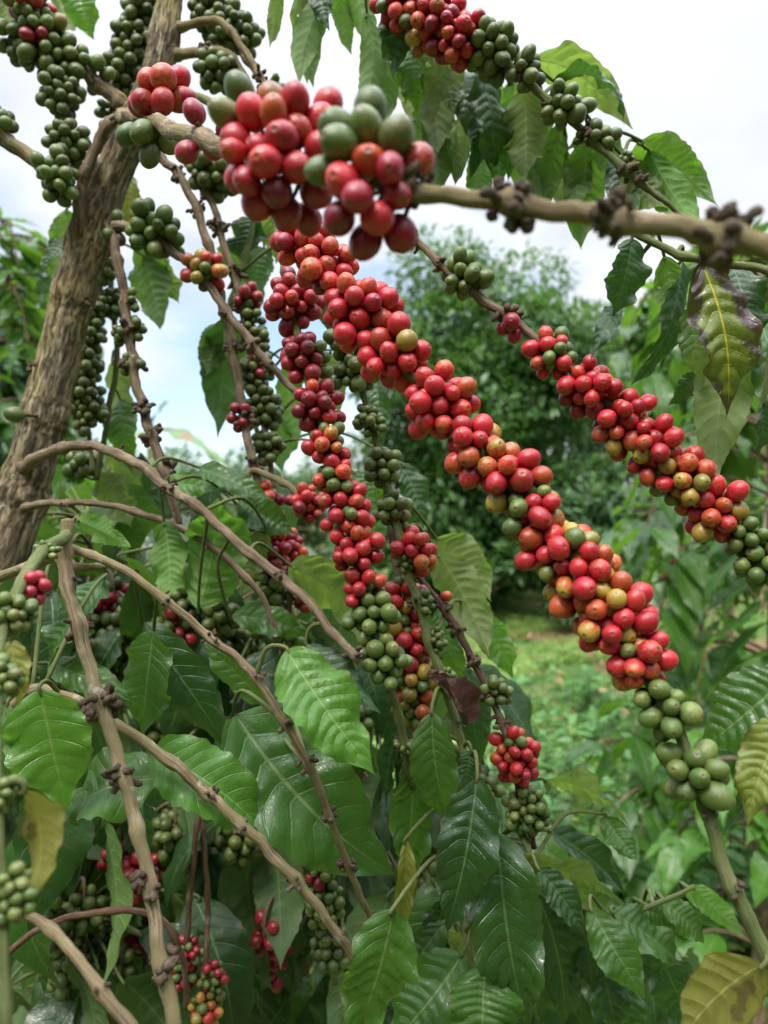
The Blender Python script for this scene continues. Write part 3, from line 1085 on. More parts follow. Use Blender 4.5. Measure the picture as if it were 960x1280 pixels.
# unseen leaf band added behind the camera to block low sky light
r_ = np.random.default_rng(90)
nw = 18000
an = r_.uniform(R(75), R(285), nw)
hgt_ = np.array([3.7 + 1.4 * mnoise.noise(Vector((math.cos(q) * 3, math.sin(q) * 3, 4))) for q in an])
rr_ = r_.uniform(4.6, 6.6, nw)
wp = np.stack([np.sin(an) * rr_, np.cos(an) * rr_, hgt_ * r_.uniform(0.0, 1.0, nw) ** 0.8 + 0.05], -1)
wd = unit(r_.normal(size=(nw, 3)) + np.array([0, 0, -0.3]))
wL = 0.36 * r_.uniform(0.6, 1.3, nw)
V_, Q_ = leaflets(nw, wp, wd, np.tile([0, 0, 1.0], (nw, 1)) + r_.normal(0, 0.4, (nw, 3)), wL, wL * 0.45, r_)
mb = MB()
mb.add(V_, Q_)
tag(mb.build('sky_light_blocker', M_crown_dark, None, (0, 0, 0)), 'unseen band of leaves behind the camera, added to hold back low sky light', 'light_blocker', None, 'stuff')

# the dense rounded tree in the middle of the clearing
c = W(612, 535, 12.0)
leafy_tree('broadleaf_tree', 'dense rounded dark green tree standing alone behind the red cherry branches', 'tree', (c[0], 12.0), 6, c, (2.0, 1.7, 2.8), 34000, 0.16, M_crown_dark, 11, 90, 0.16)
c = W(590, 705, 11.0)
leafy_tree('shrub', 'dark low shrubs at the foot of the dense rounded tree, at the grass edge', 'shrub', (c[0], 11.0), 2, c, (1.75, 0.7, 0.85), 9000, 0.15, M_crown_dark, 14, 26, 0.05)
c = W(735, 680, 9.5)
leafy_tree('shrub', 'leafy shrub at the right of the grass clearing before the far coffee bushes', 'shrub', (c[0], 9.5), 2, c, (0.75, 0.6, 0.8), 5200, 0.15, M_crown_far, 15, 22, 0.05)
c = W(700, 610, 15.0)
leafy_tree('broadleaf_tree', 'lower green tree at the right foot of the dense rounded tree', 'tree', (c[0], 15.0), 4, c, (1.9, 1.2, 1.9), 13000, 0.18, M_crown_far, 12, 26, 0.12)
c = W(545, 640, 16.0)
leafy_tree('broadleaf_tree', 'shaded tree at the left foot of the dense rounded tree', 'tree', (c[0], 16.0), 4, c, (2.0, 1.2, 1.7), 11000, 0.18, M_crown_far, 13, 26, 0.12)
for i, (px, py, d, rx, rz, lab) in enumerate([
        (430, 640, 24, 2.6, 1.7, 'low pale tree on the horizon seen between the hanging cherry strings'),
        (310, 632, 26, 2.8, 1.5, 'low hazy tree on the horizon right of the banana leaf'),
        (170, 640, 22, 2.6, 1.9, 'low tree on the horizon just right of the thick trunk'),
        (800, 560, 20, 2.8, 3.2, 'tall green tree behind the coffee bush at the right edge'),
        (1010, 520, 18, 2.6, 3.6, 'tall tree beyond the frame edge behind the right coffee bush'),
        (20, 610, 18, 2.6, 2.2, 'tree on the horizon left of the thick trunk')]):
    c = W(px, py, d)
    leafy_tree('broadleaf_tree', lab, 'tree', (c[0], d), 4, c, (rx, rx * 0.8, rz), 5200, 0.24, M_crown_far, 20 + i, 24, 0.14, 'trees along the horizon')


def coffee_bush(name, label, base, height, spread, n_lat, leaf_len, mat, seed, sweep=(0, 2 * math.pi), up=0.25, cherries=True):
    """a coffee bush: upright stem, drooping side branches, big leaves in opposite pairs"""
    r_ = np.random.default_rng(seed)
    base = np.array([base[0], base[1], ground_z(base[0], base[1]) - 0.02])
    th = thing(name, base, label, 'coffee bush', 'coffee bushes around the clearing')
    tr = catmull([base, base + np.array([0.03, 0.02, height * 0.5]), base + np.array([-0.02, 0.05, height])], 10)
    mb = MB()
    tube_into(mb, tr, np.linspace(0.032, 0.010, len(tr)), 10, 0.12, seed, vscale=10)
    mb.build('trunk', BM['brown'], th, base)
    lb = MB()
    B, D, N, L = [], [], [], []
    cb_ = MB()
    for i in range(n_lat):
        f = r_.uniform(0.22, 1.0)
        k = tr[int(f * (len(tr) - 1))]
        a = r_.uniform(*sweep)
        ln = spread * (1.05 - 0.45 * f) * r_.uniform(0.75, 1.15)
        dr = np.array([math.cos(a), math.sin(a), 0])
        pts = [k, k + dr * ln * 0.4 + np.array([0, 0, up * ln * 0.6]), k + dr * ln * 0.8 + np.array([0, 0, up * ln * 0.3]), k + dr * ln * 1.0 - np.array([0, 0, ln * 0.35])]
        pp = catmull(pts, 8)
        tube_into(lb, pp, np.linspace(0.007, 0.003, len(pp)), 7, vscale=20)
        t = unit(np.gradient(pp, axis=0))
        m = max(4, int(ln / 0.075))
        for j in range(m):
            q = min(len(pp) - 1, int((0.25 + 0.75 * (j + 1) / m) * (len(pp) - 1)))
            side = unit(np.cross(t[q], [0, 0, 1]))
            for sg in (-1, 1):
                if r_.random() < 0.12: continue
                B.append(pp[q]); L.append(leaf_len * r_.uniform(0.65, 1.2))
                D.append(side * sg * 0.8 + t[q] * 0.55 + np.array([0, 0, r_.uniform(-1.3, 0.1)]))
                N.append(np.array([0, 0, 1.0]) + t[q] * 0.2 + side * sg * 0.25)
            if cherries and r_.random() < 0.35 and j < m * 0.7:
                for z in range(10):
                    v, qf, tf, tv = CGEO_LOW[0]
                    o = unit(r_.normal(size=3)) * r_.uniform(0.008, 0.018)
                    cb_.add(v * 0.006 + pp[q] + o, qf, tf, None, 1 if r_.random() < 0.12 else 0, pc=v + r_.uniform(0, 60, 3), tv=tv, cr=np.full(len(v), r_.random()))
    lb.build('branches', BM['brown'], th)
    B, D, N, L = map(np.array, (B, D, N, L))
    fm = MB()
    for b, d_, n_, l_ in zip(B, D, N, L):
        d_ = unit(d_)
        v, q, uv, ph = leaf_geo(b + d_ * 0.012, b + d_ * l_, l_ * r_.uniform(0.36, 0.46), n_, arch=r_.uniform(0.02, 0.12), fold=0.25, wave=0.06, bull=0.04, nvein=9, seed=int(r_.integers(1e6)), nu=26, nh=3, hook=0.1, twist=r_.uniform(-0.4, 0.4))
        fm.add(v, q, None, uv, 0, ph=ph, cr=np.full(len(v), r_.random()))
    fm.build('foliage', mat, th)
    if cb_.n:
        cb_.build('cherries', [CM['K'], CM['R']], th)['kind'] = 'stuff'
    return th


def gp(px, d):
    return ((px - 480) / F * d, d)


coffee_bush('coffee_bush', 'tall coffee bush at the right edge with big drooping leaves', gp(965, 2.6), 2.3, 0.75, 50, 0.21, LM['mid'], 31)
coffee_bush('coffee_bush', 'coffee bush behind the lower end of the right cherry branch', gp(960, 4.2), 2.3, 0.75, 34, 0.22, LM['mid'], 32)
coffee_bush('coffee_bush', 'farther coffee bush between the dense rounded tree and the right bushes', gp(875, 7.0), 2.6, 0.85, 34, 0.24, LM['mid'], 33)
coffee_bush('coffee_bush', 'coffee bush at the left edge behind the thick trunk', gp(-45, 3.0), 2.7, 0.70, 70, 0.20, LM['mid'], 34)
coffee_bush('coffee_bush', 'low coffee bush just right of the thick trunk under the sky gap', gp(120, 4.2), 1.95, 0.95, 26, 0.21, LM['mid'], 35)
coffee_bush('coffee_bush', 'low coffee bush under the hanging cherry strings', gp(300, 5.0), 1.7, 0.8, 26, 0.22, LM['mid'], 36)
coffee_bush('coffee_bush', 'small leafy coffee bush at the lower right edge beside the green cherries', gp(945, 2.0), 0.95, 0.28, 16, 0.17, LM['bright'], 37, cherries=False)

c = W(-20, 480, 5.2)
leafy_tree('broadleaf_tree', 'leafy green tree at the left edge behind the thick trunk', 'tree', (c[0], 5.2), 2, c, (0.50, 0.5, 0.95), 6500, 0.13, M_crown_far, 41, 26, 0.05)
c = W(905, 455, 5.6)
leafy_tree('broadleaf_tree', 'dark leafy tree with sky gaps behind the mottled purple leaf', 'tree', (c[0], 5.6), 2, c, (0.85, 0.6, 0.75), 5200, 0.17, M_crown_dark, 42, 26, 0.05)

# banana plant far left of centre
tb = NT('banana_leaf')
bz = tb.noise(tb.n('ShaderNodeTexCoord').outputs['Object'], 3.0, 4, 0.6)
M_banana = tb.done(tb.bsdf(tb.mix(tb.rng(bz, 0.5, 0.62), (0.10, 0.19, 0.06), (0.20, 0.11, 0.06)), 0.5))
bb = thing('banana_plant', (*gp(190, 8.0), 0.0), 'banana plant with long torn browning leaf above the low bushes', 'banana plant')
mb = MB()
b0 = ORG[bb.name]
pp = catmull([b0 + [0, 0, -0.05], b0 + [0.02, 0, 1.0], W(190, 560, 8.0)], 8)
tube_into(mb, pp, np.linspace(0.11, 0.05, len(pp)), 12, vscale=4)
mb.build('stem', BM['green'], bb, b0)
for (x0, y0, x1, y1, w) in [(190, 535, 292, 592, 26), (190, 545, 120, 560, 26), (188, 540, 215, 500, 18)]:
    mb = MB()
    v, q, uv, ph = leaf_geo(W(x0, y0, 8.0), W(x1, y1, 7.8), w / F * 8, (0.1, -0.5, 0.9), arch=0.10, fold=0.3, wave=0.12, bull=0.02, nvein=24, seed=sd(), nu=60, nh=4)
    mb.add(v, q, None, uv, ph=ph)
    mb.build('leaf', M_banana, bb, W(x0, y0, 8.0))

# ------------------------------------------------------------------ the thick trunk
trunk_pts = [(222, -60, .78, 17), (212, 0, .77, 17), (203, 60, .76, 20), (190, 110, .755, 22), (166, 165, .75, 24), (140, 220, .75, 27), (122, 270, .75, 31), (106, 320, .75, 33),
             (92, 370, .75, 33), (78, 430, .75, 34), (62, 490, .745, 36), (48, 550, .74, 37), (30, 610, .74, 40), (10, 670, .735, 43), (-15, 740, .73, 46), (-60, 900, .72, 50), (-90, 1300, .73, 56), (-105, 2550, .74, 66)]
TR = thing('coffee_tree', P(*trunk_pts[-1][:3]), 'thick leaning coffee trunk with flaky grey brown bark', 'coffee tree')
pth, rad = px_path(trunk_pts, 40)
rad = rad * np.interp(np.arange(len(rad)), [0, 160, 400, 700], [0.92, 0.82, 0.72, 0.78])
mb = MB()
sarc = np.concatenate([[0], np.cumsum(np.linalg.norm(np.diff(pth, axis=0), axis=1))])
for cpx, cpy, amp in [(166, 165, .22), (92, 372, .10), (52, 520, .14), (30, 620, .12), (205, 45, .16), (110, 300, .12)]:
    k = np.abs(np.hypot((pth[:, 0] / pth[:, 1] * F + 480) - cpx, ((CAM_Z - pth[:, 2]) / pth[:, 1] * F + 640) - cpy)).argmin()
    rad *= 1 + amp * np.exp(-((sarc - sarc[k]) / 0.016) ** 2)
tube_into(mb, pth, rad, 96, 0.13, 3, vscale=14, flaky=0.035)
mb.build('trunk', BM['trunk'], TR)
# knots where old branches broke off
for (x, y, sx, sz) in [(52, 455, -1, 10), (42, 520, -1, 8), (120, 385, 1, 7)]:
    k = np.hypot((pth[:, 0] / pth[:, 1] * F + 480) - x, ((CAM_Z - pth[:, 2]) / pth[:, 1] * F + 640) - y).argmin()
    kb = MB()
    knob_into(kb, pth[k] + np.array([sx * rad[k] * 0.8, -rad[k] * 0.5, 0]), np.array([0, 0, 1.0]), 0.003, 7, sd(), 0.005)
    kb.build('bark_knot', BM['trunk'], TR, pth[k])
g = bpy.data.objects.new('cherry', cherry_mesh('K', 0, CGEO_OVAL, 'o'))
link(g, TR, P(18, 518, .70))
g.scale = (0.0075,) * 3
g.rotation_euler = (0.3, -1.4, 0)
kb = MB()
tube_into(kb, catmull([P(48, 520, .72), P(34, 519, .705), P(26, 518, .70)], 4), 0.0016, 7)
kb.build('cherry_stalk', M_stalk, TR, P(48, 520, .72))

# ------------------------------------------------------------------ branches with fruit
# the blurred one that crosses in front
branch('fruiting_branch', 'nearest branch crossing the top, out of focus, bare and knobbly at its right', 'coffee branch',
       [(148, 147, .72, 9), (170, 146, .60, 10), (205, 157, .50, 11), (245, 172, .42, 13), (300, 190, .355, 12), (380, 208, .315, 12), (460, 225, .29, 12), (540, 241, .275, 12), (640, 256, .26, 13), (770, 274, .247, 15), (900, 297, .238, 17), (990, 318, .23, 18)],
       'tan',
       cherries=[(188, 100, 'R', 34, 0), (205, 103, 'R', 35, 0), (222, 97, 'R', 33, 0), (184, 131, 'R', 34, 0), (201, 130, 'R', 34, 0), (222, 122, 'R', 34, 0), (172, 130, 'R', 30, 0),
                 (161, 168, 'G', 30, 1), (184, 168, 'G', 32, 1), (205, 172, 'K', 32, 1), (186, 190, 'K', 30, 1),
                 (243, 140, 'D', 32, 2), (236, 189, 'D', 32, 2), (263, 183, 'D', 30, 2), (283, 162, 'D', 28, 2),
                 (347, 180, 'R', 42, 3), (367, 162, 'R', 41, 3), (345, 150, 'O', 41, 3), (368, 133, 'R', 43, 3), (393, 147, 'R', 43, 3), (410, 130, 'R', 42, 3), (393, 188, 'R', 43, 3), (367, 218, 'R', 43, 3), (337, 213, 'R', 42, 3), (395, 240, 'D', 44, 3), (357, 256, 'D', 43, 3), (380, 268, 'D', 42, 3), (330, 185, 'R', 42, 3), (317, 148, 'R', 43, 3), (302, 171, 'R', 42, 3), (302, 215, 'R', 42, 3), (320, 245, 'D', 43, 3), (298, 193, 'R', 34, 3), (352, 235, 'D', 42, 3), (312, 228, 'D', 38, 3),
                 (300, 114, 'G', 40, 3), (283, 143, 'G', 40, 3), (338, 127, 'Y', 42, 3),
                 (463, 135, 'G', 45, 4), (458, 162, 'G', 48, 4), (425, 160, 'G', 46, 4), (427, 188, 'G', 48, 4), (497, 180, 'G', 46, 4), (408, 207, 'K', 42, 4), (465, 203, 'O', 46, 4), (433, 233, 'R', 47, 4), (470, 267, 'R', 47, 4), (425, 270, 'D', 47, 4), (458, 297, 'D', 46, 4), (500, 292, 'D', 47, 4), (517, 203, 'R', 44, 4), (445, 250, 'D', 42, 4), (492, 240, 'D', 40, 4), (480, 215, 'D', 40, 4)],
       knobs=[(150, 143, 6, 6), (498, 243, 24, 13), (515, 262, 10, 11), (638, 240, 22, 13), (650, 275, 12, 13), (758, 262, 12, 13), (772, 285, 9, 12), (905, 290, 16, 15), (918, 275, 6, 19)], nodes_every=0.09, seg=18, rough=0.16)

# the long hero branch
branch('fruiting_branch', 'long central branch packed with red and orange cherries, green at its lower end', 'coffee branch',
       [(345, 215, .58, 6), (362, 265, .53, 6), (395, 325, .505, 6), (450, 395, .485, 6), (495, 450, .47, 6), (545, 500, .455, 7), (595, 560, .44, 7), (645, 615, .43, 7), (695, 690, .42, 7), (745, 755, .41, 7), (790, 825, .40, 7), (835, 890, .39, 8), (865, 955, .385, 8), (885, 1020, .38, 9), (915, 1110, .375, 10), (960, 1200, .37, 11), (1010, 1300, .36, 12)],
       'green',
       clusters=[(380, 298, 15, 14, 'R8D2', 28), (412, 334, 19, 14, 'R9D1', 28), (455, 388, 20, 12, 'R9D1', 30), (494, 444, 18, 8, 'R9O2', 31), (548, 502, 22, 10, 'R9O1', 31), (594, 560, 13, 8, 'R7O3', 31), (638, 594, 11, 8, 'R7O2', 31), (664, 636, 13, 14, 'R4O2G6', 31), (696, 682, 17, 12, 'R5O4Y1G2', 31), (730, 724, 21, 14, 'R6O6', 32), (768, 768, 22, 14, 'R7O5', 32), (798, 816, 13, 8, 'R6O3Y1G1', 32), (832, 884, 9, 8, 'G', 32), (866, 968, 13, 10, 'G', 34, 'oval')],
       leaves=[(955, 1205, 840, 1330, 118, 'yellow', .365, dict(under=True, td=-.015, arch=.14, fold=.1, nvein=8, twist=0, wave=.03, bow=.06, label='large yellow green leaf near the camera, seen from below')),
               (965, 1225, 1010, 1330, 70, 'bright', .40)],
       knobs=[(885, 1012, 7, 6), (915, 1108, 8, 7)])

branch('fruiting_branch', 'right hand branch of red and orange cherries, olive group at top and green tip cluster', 'coffee branch',
       [(515, 298, .57, 5), (555, 335, .56, 5), (600, 372, .555, 6), (650, 405, .55, 6), (690, 442, .54, 6), (740, 487, .535, 6), (790, 535, .53, 6), (845, 590, .525, 6), (895, 638, .52, 6), (950, 692, .52, 6), (1010, 745, .52, 6)],
       'brown',
       clusters=[(583, 342, 14, 9, 'G9R2', 25, 'oval'), (636, 412, 3, 4, 'D', 24), (692, 442, 17, 9, 'G9R5', 24), (738, 486, 18, 11, 'R8D2', 26), (783, 530, 20, 13, 'R8O2', 26), (820, 568, 18, 12, 'R8O3', 26), (852, 600, 18, 11, 'R6Y1G6O2', 26), (893, 637, 16, 11, 'R8O2G1', 27), (926, 668, 9, 8, 'R3G6', 26), (955, 708, 14, 10, 'G', 26)],
       knobs=[(522, 300, 12, 7), (632, 395, 16, 8), (548, 328, 7, 5), (700, 425, 8, 6)])

branch('fruiting_branch', 'hanging string of crimson and red clusters below the nearest branch, green at its foot', 'coffee branch',
       [(215, 110, .745, 8), (240, 120, .73, 6), (272, 135, .71, 6), (312, 180, .67, 6), (338, 240, .63, 6), (352, 320, .59, 6), (368, 395, .57, 6), (385, 470, .56, 6), (402, 530, .55, 6), (425, 610, .54, 6), (442, 690, .53, 6), (460, 760, .525, 6), (480, 830, .52, 6), (500, 905, .53, 6), (515, 985, .55, 5)],
       'green',
       clusters=[(368, 378, 26, 14, 'D7R3', 23), (382, 447, 17, 9, 'D7G5', 23), (396, 510, 17, 9, 'D8R2', 23), (408, 556, 15, 12, 'R5G6O1', 22), (418, 600, 15, 12, 'R5G6', 22), (434, 642, 16, 12, 'R8G2', 23), (447, 690, 17, 12, 'R8G2O1', 23), (455, 728, 10, 8, 'R7G3', 23), (461, 768, 16, 8, 'G', 24), (480, 828, 15, 8, 'G', 24), (505, 935, 14, 8, 'G', 9)],
       knobs=[(505, 935, 10, 5)])

branch('fruiting_branch', 'green stem behind the central cherry branch with dark green cherry clusters along it', 'coffee branch',
       [(415, 380, .61, 5), (440, 450, .61, 5), (468, 540, .605, 5), (485, 610, .60, 5), (502, 680, .585, 6), (525, 765, .575, 6), (550, 840, .57, 6), (575, 920, .565, 6), (592, 1000, .56, 5), (600, 1060, .56, 4)],
       'green',
       clusters=[(434, 425, 10, 8, 'K', 21), (445, 468, 14, 9, 'K6G4', 21), (462, 525, 20, 8, 'K', 14), (478, 580, 14, 9, 'K6G4', 18), (492, 640, 13, 9, 'K5G5', 19), (528, 690, 14, 12, 'R6O4', 21), (512, 697, 12, 9, 'K', 9), (534, 752, 14, 9, 'K', 9), (550, 800, 14, 9, 'K', 9), (568, 852, 12, 10, 'K', 10)],
       knobs=[(520, 750, 8, 5), (552, 835, 8, 5)],
       leaves=[(505, 650, 503, 748, 38, 'yellow', .62, dict(under=True)), (545, 672, 614, 752, 58, 'under', .68), (546, 690, 612, 822, 64, 'under', .66), (548, 760, 582, 852, 36, 'mid', .68), (598, 770, 642, 850, 42, 'bright', .70),
               (578, 905, 533, 848, 62, 'dry', .55, dict(fold=.95, arch=.18, curl=-.25, twist=.2, wave=.12, bull=.02, n=(.35, -.6, .5), label='dried brown curled leaf')),
               (540, 890, 563, 1030, 64, 'mid', .53), (522, 945, 516, 1097, 62, 'mid', .55), (508, 1050, 497, 1177, 38, 'yellow', .54, dict(fold=.8, label='yellow folded leaf')),
               (596, 972, 558, 1162, 78, 'dark', .52, dict(n=(-.15, -1, .3))), (588, 938, 580, 992, 32, 'dark', .55)])

branch('fruiting_branch', 'short string of mixed red, green and brownish cherries right of the hanging crimson string', 'coffee branch',
       [(485, 640, .63, 5), (492, 690, .615, 5), (505, 760, .60, 5), (514, 830, .59, 5), (520, 900, .59, 5), (530, 965, .60, 4)],
       'brown',
       clusters=[(508, 755, 20, 16, 'R5G4O2', 21), (512, 800, 22, 16, 'R5O3G3', 21), (514, 848, 20, 16, 'O5D2Y2G2', 21), (516, 885, 12, 10, 'Y3O3G4', 21)])

branch('fruiting_branch', 'thin reddish twig with dried nodes ending in a small red and green bunch', 'coffee branch',
       [(505, 690, .63, 4), (525, 722, .62, 4), (556, 762, .61, 5), (585, 815, .60, 5), (612, 868, .59, 5), (632, 920, .585, 5), (650, 990, .59, 5), (668, 1060, .59, 4)],
       'red',
       clusters=[(558, 742, 1, 2, 'R', 16), (625, 862, 12, 8, 'G', 17), (647, 945, 34, 22, 'R8D1G2', 18), (660, 1012, 36, 22, 'G', 16)],
       knobs=[(556, 762, 8, 6), (571, 790, 8, 6), (590, 822, 10, 6), (612, 868, 12, 7), (625, 900, 8, 6)])

# branches on the left, rising and hanging from the trunk
branch('fruiting_branch', 'upper left branch off the trunk with green clusters and a few red cherries', 'coffee branch',
       [(172, 150, .755, 10), (140, 118, .745, 10), (110, 92, .74, 9), (82, 70, .735, 8), (60, 45, .73, 8), (40, 8, .72, 7), (25, -30, .72, 6)],
       'tan',
       clusters=[(32, 5, 16, 14, 'R5G6', 22), (50, 40, 18, 14, 'G6Y2R2D1', 21), (14, 60, 12, 10, 'K', 21), (66, 70, 14, 10, 'G', 20), (100, 76, 6, 8, 'G', 19), (126, 92, 3, 6, 'G', 18)],
       leaves=[(100, -25, 118, 50, 44, 'bright', .78), (58, -30, 72, 42, 34, 'under', .8), (8, -20, 4, 45, 34, 'under', .8)])
branch('fruiting_branch', 'thin twig hanging from the upper left branch with two dark green cherry clusters', 'coffee branch',
       [(68, 62, .735, 4), (75, 120, .725, 4), (84, 185, .72, 4), (90, 215, .72, 3)], 'brown',
       clusters=[(76, 118, 30, 16, 'K', 17), (86, 178, 28, 16, 'K', 17)])
branch('fruiting_branch', 'bare twig entering at the left edge, ending in a green bunch beside the trunk', 'coffee branch',
       [(-30, 128, .70, 8), (10, 172, .70, 8), (42, 200, .70, 8), (70, 222, .695, 6), (78, 245, .69, 4)], 'tan',
       clusters=[(2, 150, 7, 7, 'G', 19), (72, 222, 22, 16, 'G', 19)])
branch('coffee_twig', 'dark bare twig running parallel below the left edge twig', 'twig',
       [(-30, 150, .72, 6), (10, 182, .72, 6), (40, 200, .72, 6), (66, 226, .71, 5)], 'brown')
branch('coffee_branch', 'dark smooth side stem curving up the left flank of the thick trunk', 'branch',
       [(94, 312, .735, 11), (97, 270, .725, 10), (104, 230, .72, 9), (112, 200, .715, 9), (130, 166, .715, 9), (150, 146, .722, 8), (165, 148, .74, 7)], 'brown')
branch('fruiting_branch', 'column of dark green cherries hanging left of the trunk top', 'coffee branch',
       [(196, -40, .80, 4), (184, 0, .80, 4), (168, 55, .80, 4), (152, 110, .80, 4), (138, 165, .80, 3), (132, 200, .80, 3)], 'brown',
       clusters=[(182, 12, 30, 18, 'K', 17), (168, 50, 32, 18, 'K', 17), (156, 90, 30, 18, 'K', 17), (136, 175, 8, 10, 'K', 15), (132, 130, 5, 8, 'K', 15)])
branch('coffee_branch', 'upper bare side branch right of the trunk bending down at its elbow', 'branch',
       [(205, 40, .765, 8), (235, 31, .755, 7), (268, 26, .75, 7), (285, 36, .745, 6), (303, 60, .74, 6), (320, 88, .735, 6), (335, 112, .73, 5)], 'tan', knobs=[(330, 92, 16, 6), (335, 108, 12, 6)])
branch('fruiting_branch', 'second bare side branch right of the trunk with green cherries hanging under it', 'coffee branch',
       [(200, 76, .765, 8), (228, 68, .76, 7), (258, 66, .755, 7), (285, 70, .75, 7), (298, 82, .75, 6), (310, 108, .745, 5), (316, 140, .74, 4)], 'tan',
       clusters=[(270, 98, 26, 14, 'K', 16)], knobs=[(260, 62, 14, 6)])
branch('fruiting_branch', 'thin twig from the top edge with dark green clusters between trunk and leaves', 'coffee branch',
       [(255, -40, .80, 5), (268, 0, .79, 5), (288, 38, .78, 5), (312, 80, .77, 5), (345, 118, .76, 4)], 'brown',
       clusters=[(262, 18, 30, 14, 'K', 17), (286, 35, 26, 16, 'K', 17), (312, 40, 10, 12, 'K', 17), (346, 112, 8, 8, 'K', 15)])
branch('fruiting_branch', 'branch from the trunk with a round green bunch and an orange tinged bunch', 'coffee branch',
       [(125, 292, .745, 7), (150, 283, .735, 7), (188, 291, .725, 6), (215, 313, .72, 6), (250, 346, .71, 6), (285, 390, .70, 6), (315, 430, .695, 6), (352, 472, .69, 5), (385, 505, .69, 4)], 'brown',
       clusters=[(194, 287, 22, 10, 'G', 22, 'oval'), (147, 290, 3, 5, 'K', 18), (258, 333, 18, 10, 'G7Y3O2R1', 20)],
       knobs=[(284, 388, 8, 5), (316, 430, 14, 6), (338, 455, 8, 5)])
branch('coffee_twig', 'thin bare twig with dried nodes hanging left in front of the sky gap', 'twig',
       [(122, 276, .755, 5), (138, 288, .735, 5), (148, 330, .725, 6), (158, 390, .72, 6), (172, 485, .715, 6), (192, 550, .71, 6), (210, 603, .70, 6), (222, 655, .70, 5)], 'brown',
       clusters=[(166, 378, 4, 10, 'K', 14), (170, 412, 4, 8, 'K', 14), (148, 418, 5, 8, 'K', 13), (162, 452, 7, 8, 'K', 13)],
       knobs=[(160, 415, 14, 6), (166, 455, 14, 6), (180, 508, 16, 7), (192, 546, 16, 7), (206, 590, 14, 7)])
branch('fruiting_branch', 'left one of two slim stems below the nearest branch, bare above and green clusters below', 'coffee branch',
       [(190, 180, .75, 6), (205, 200, .74, 6), (222, 218, .735, 6), (245, 258, .73, 6), (262, 312, .725, 6), (275, 372, .72, 6), (292, 440, .715, 6), (305, 520, .71, 6), (318, 585, .70, 6), (330, 645, .70, 5), (340, 700, .70, 5)], 'brown',
       clusters=[(297, 527, 5, 6, 'D', 16), (330, 640, 30, 22, 'R8D3G1', 17), (340, 690, 20, 14, 'R5D4', 17)],
       knobs=[(222, 218, 10, 5), (247, 262, 8, 5), (290, 432, 14, 6), (302, 520, 16, 7), (318, 580, 12, 6)])
branch('fruiting_branch', 'right one of two slim stems below the nearest branch, strung with small green clusters', 'coffee branch',
       [(240, 175, .77, 5), (250, 215, .765, 5), (268, 265, .76, 5), (285, 322, .755, 5), (300, 372, .75, 5), (312, 430, .745, 5), (322, 482, .74, 5), (330, 530, .735, 5), (337, 572, .73, 4), (342, 610, .73, 4)], 'brown',
       clusters=[(278, 212, 24, 14, 'G', 20), (255, 205, 8, 6, 'K', 16), (310, 372, 12, 10, 'K6D4', 17), (325, 422, 8, 6, 'K', 15), (322, 465, 26, 12, 'K8D1', 16), (330, 508, 26, 14, 'K', 16), (336, 560, 16, 10, 'K', 15), (322, 400, 6, 5, 'K', 14)],
       knobs=[(262, 240, 12, 6), (272, 285, 14, 6), (290, 345, 12, 6), (302, 380, 10, 5)])
branch('coffee_twig', 'short forked brown twig curving between the small red bunches', 'twig',
       [(302, 640, .69, 4), (304, 612, .69, 4), (314, 588, .695, 4), (330, 592, .69, 4), (355, 605, .68, 4), (380, 625, .67, 4), (400, 650, .67, 3)], 'tan',
       clusters=[(388, 630, 16, 10, 'R7D3', 17)])
branch('fruiting_branch', 'dark twig behind the arching branch carrying crimson and green bunches', 'coffee branch',
       [(340, 640, .74, 4), (352, 690, .735, 4), (362, 730, .73, 4), (358, 775, .73, 4), (350, 820, .73, 3)], 'brown',
       clusters=[(366, 685, 20, 12, 'R6D5', 16), (325, 730, 16, 12, 'G', 18), (330, 765, 12, 12, 'G', 17), (360, 790, 10, 8, 'G', 17), (285, 720, 8, 10, 'D', 14), (384, 745, 8, 8, 'D', 15)])
branch('fruiting_branch', 'string of small dark green clusters hanging close right of the thick trunk', 'coffee branch',
       [(130, 290, .83, 4), (130, 335, .83, 4), (120, 385, .83, 3), (112, 440, .82, 3), (108, 500, .82, 3), (112, 545, .82, 3), (116, 590, .82, 3)], 'green',
       clusters=[(130, 330, 18, 16, 'K', 15), (115, 385, 16, 12, 'K', 15), (108, 420, 22, 14, 'K', 15), (104, 455, 24, 14, 'K', 15), (104, 490, 24, 14, 'K', 15), (108, 518, 18, 10, 'K', 15)])
branch('fruiting_branch', 'twig with drooping leaves and a few green cherries between trunk and thin bare twig', 'coffee branch',
       [(150, 230, .86, 5), (140, 300, .86, 4), (140, 370, .85, 4), (146, 440, .85, 4), (135, 520, .85, 4), (120, 600, .85, 4)], 'green',
       clusters=[(140, 382, 18, 12, 'K', 13), (90, 575, 8, 8, 'G', 19)],
       leaves=[(165, 220, 172, 292, 34, 'yellow', .85), (172, 300, 200, 412, 52, 'mid', .88, dict(under=True)), (178, 320, 224, 380, 40, 'under', .88), (140, 452, 142, 548, 42, 'under', .88), (150, 500, 165, 590, 44, 'mid', .88),
               (84, 262, 62, 352, 38, 'mid', .9, dict(under=True)), (82, 300, 52, 345, 30, 'dark', .9), (120, 590, 165, 660, 46, 'under', .86), (105, 590, 48, 618, 40, 'mid', .86), (135, 560, 180, 610, 42, 'under', .88)])

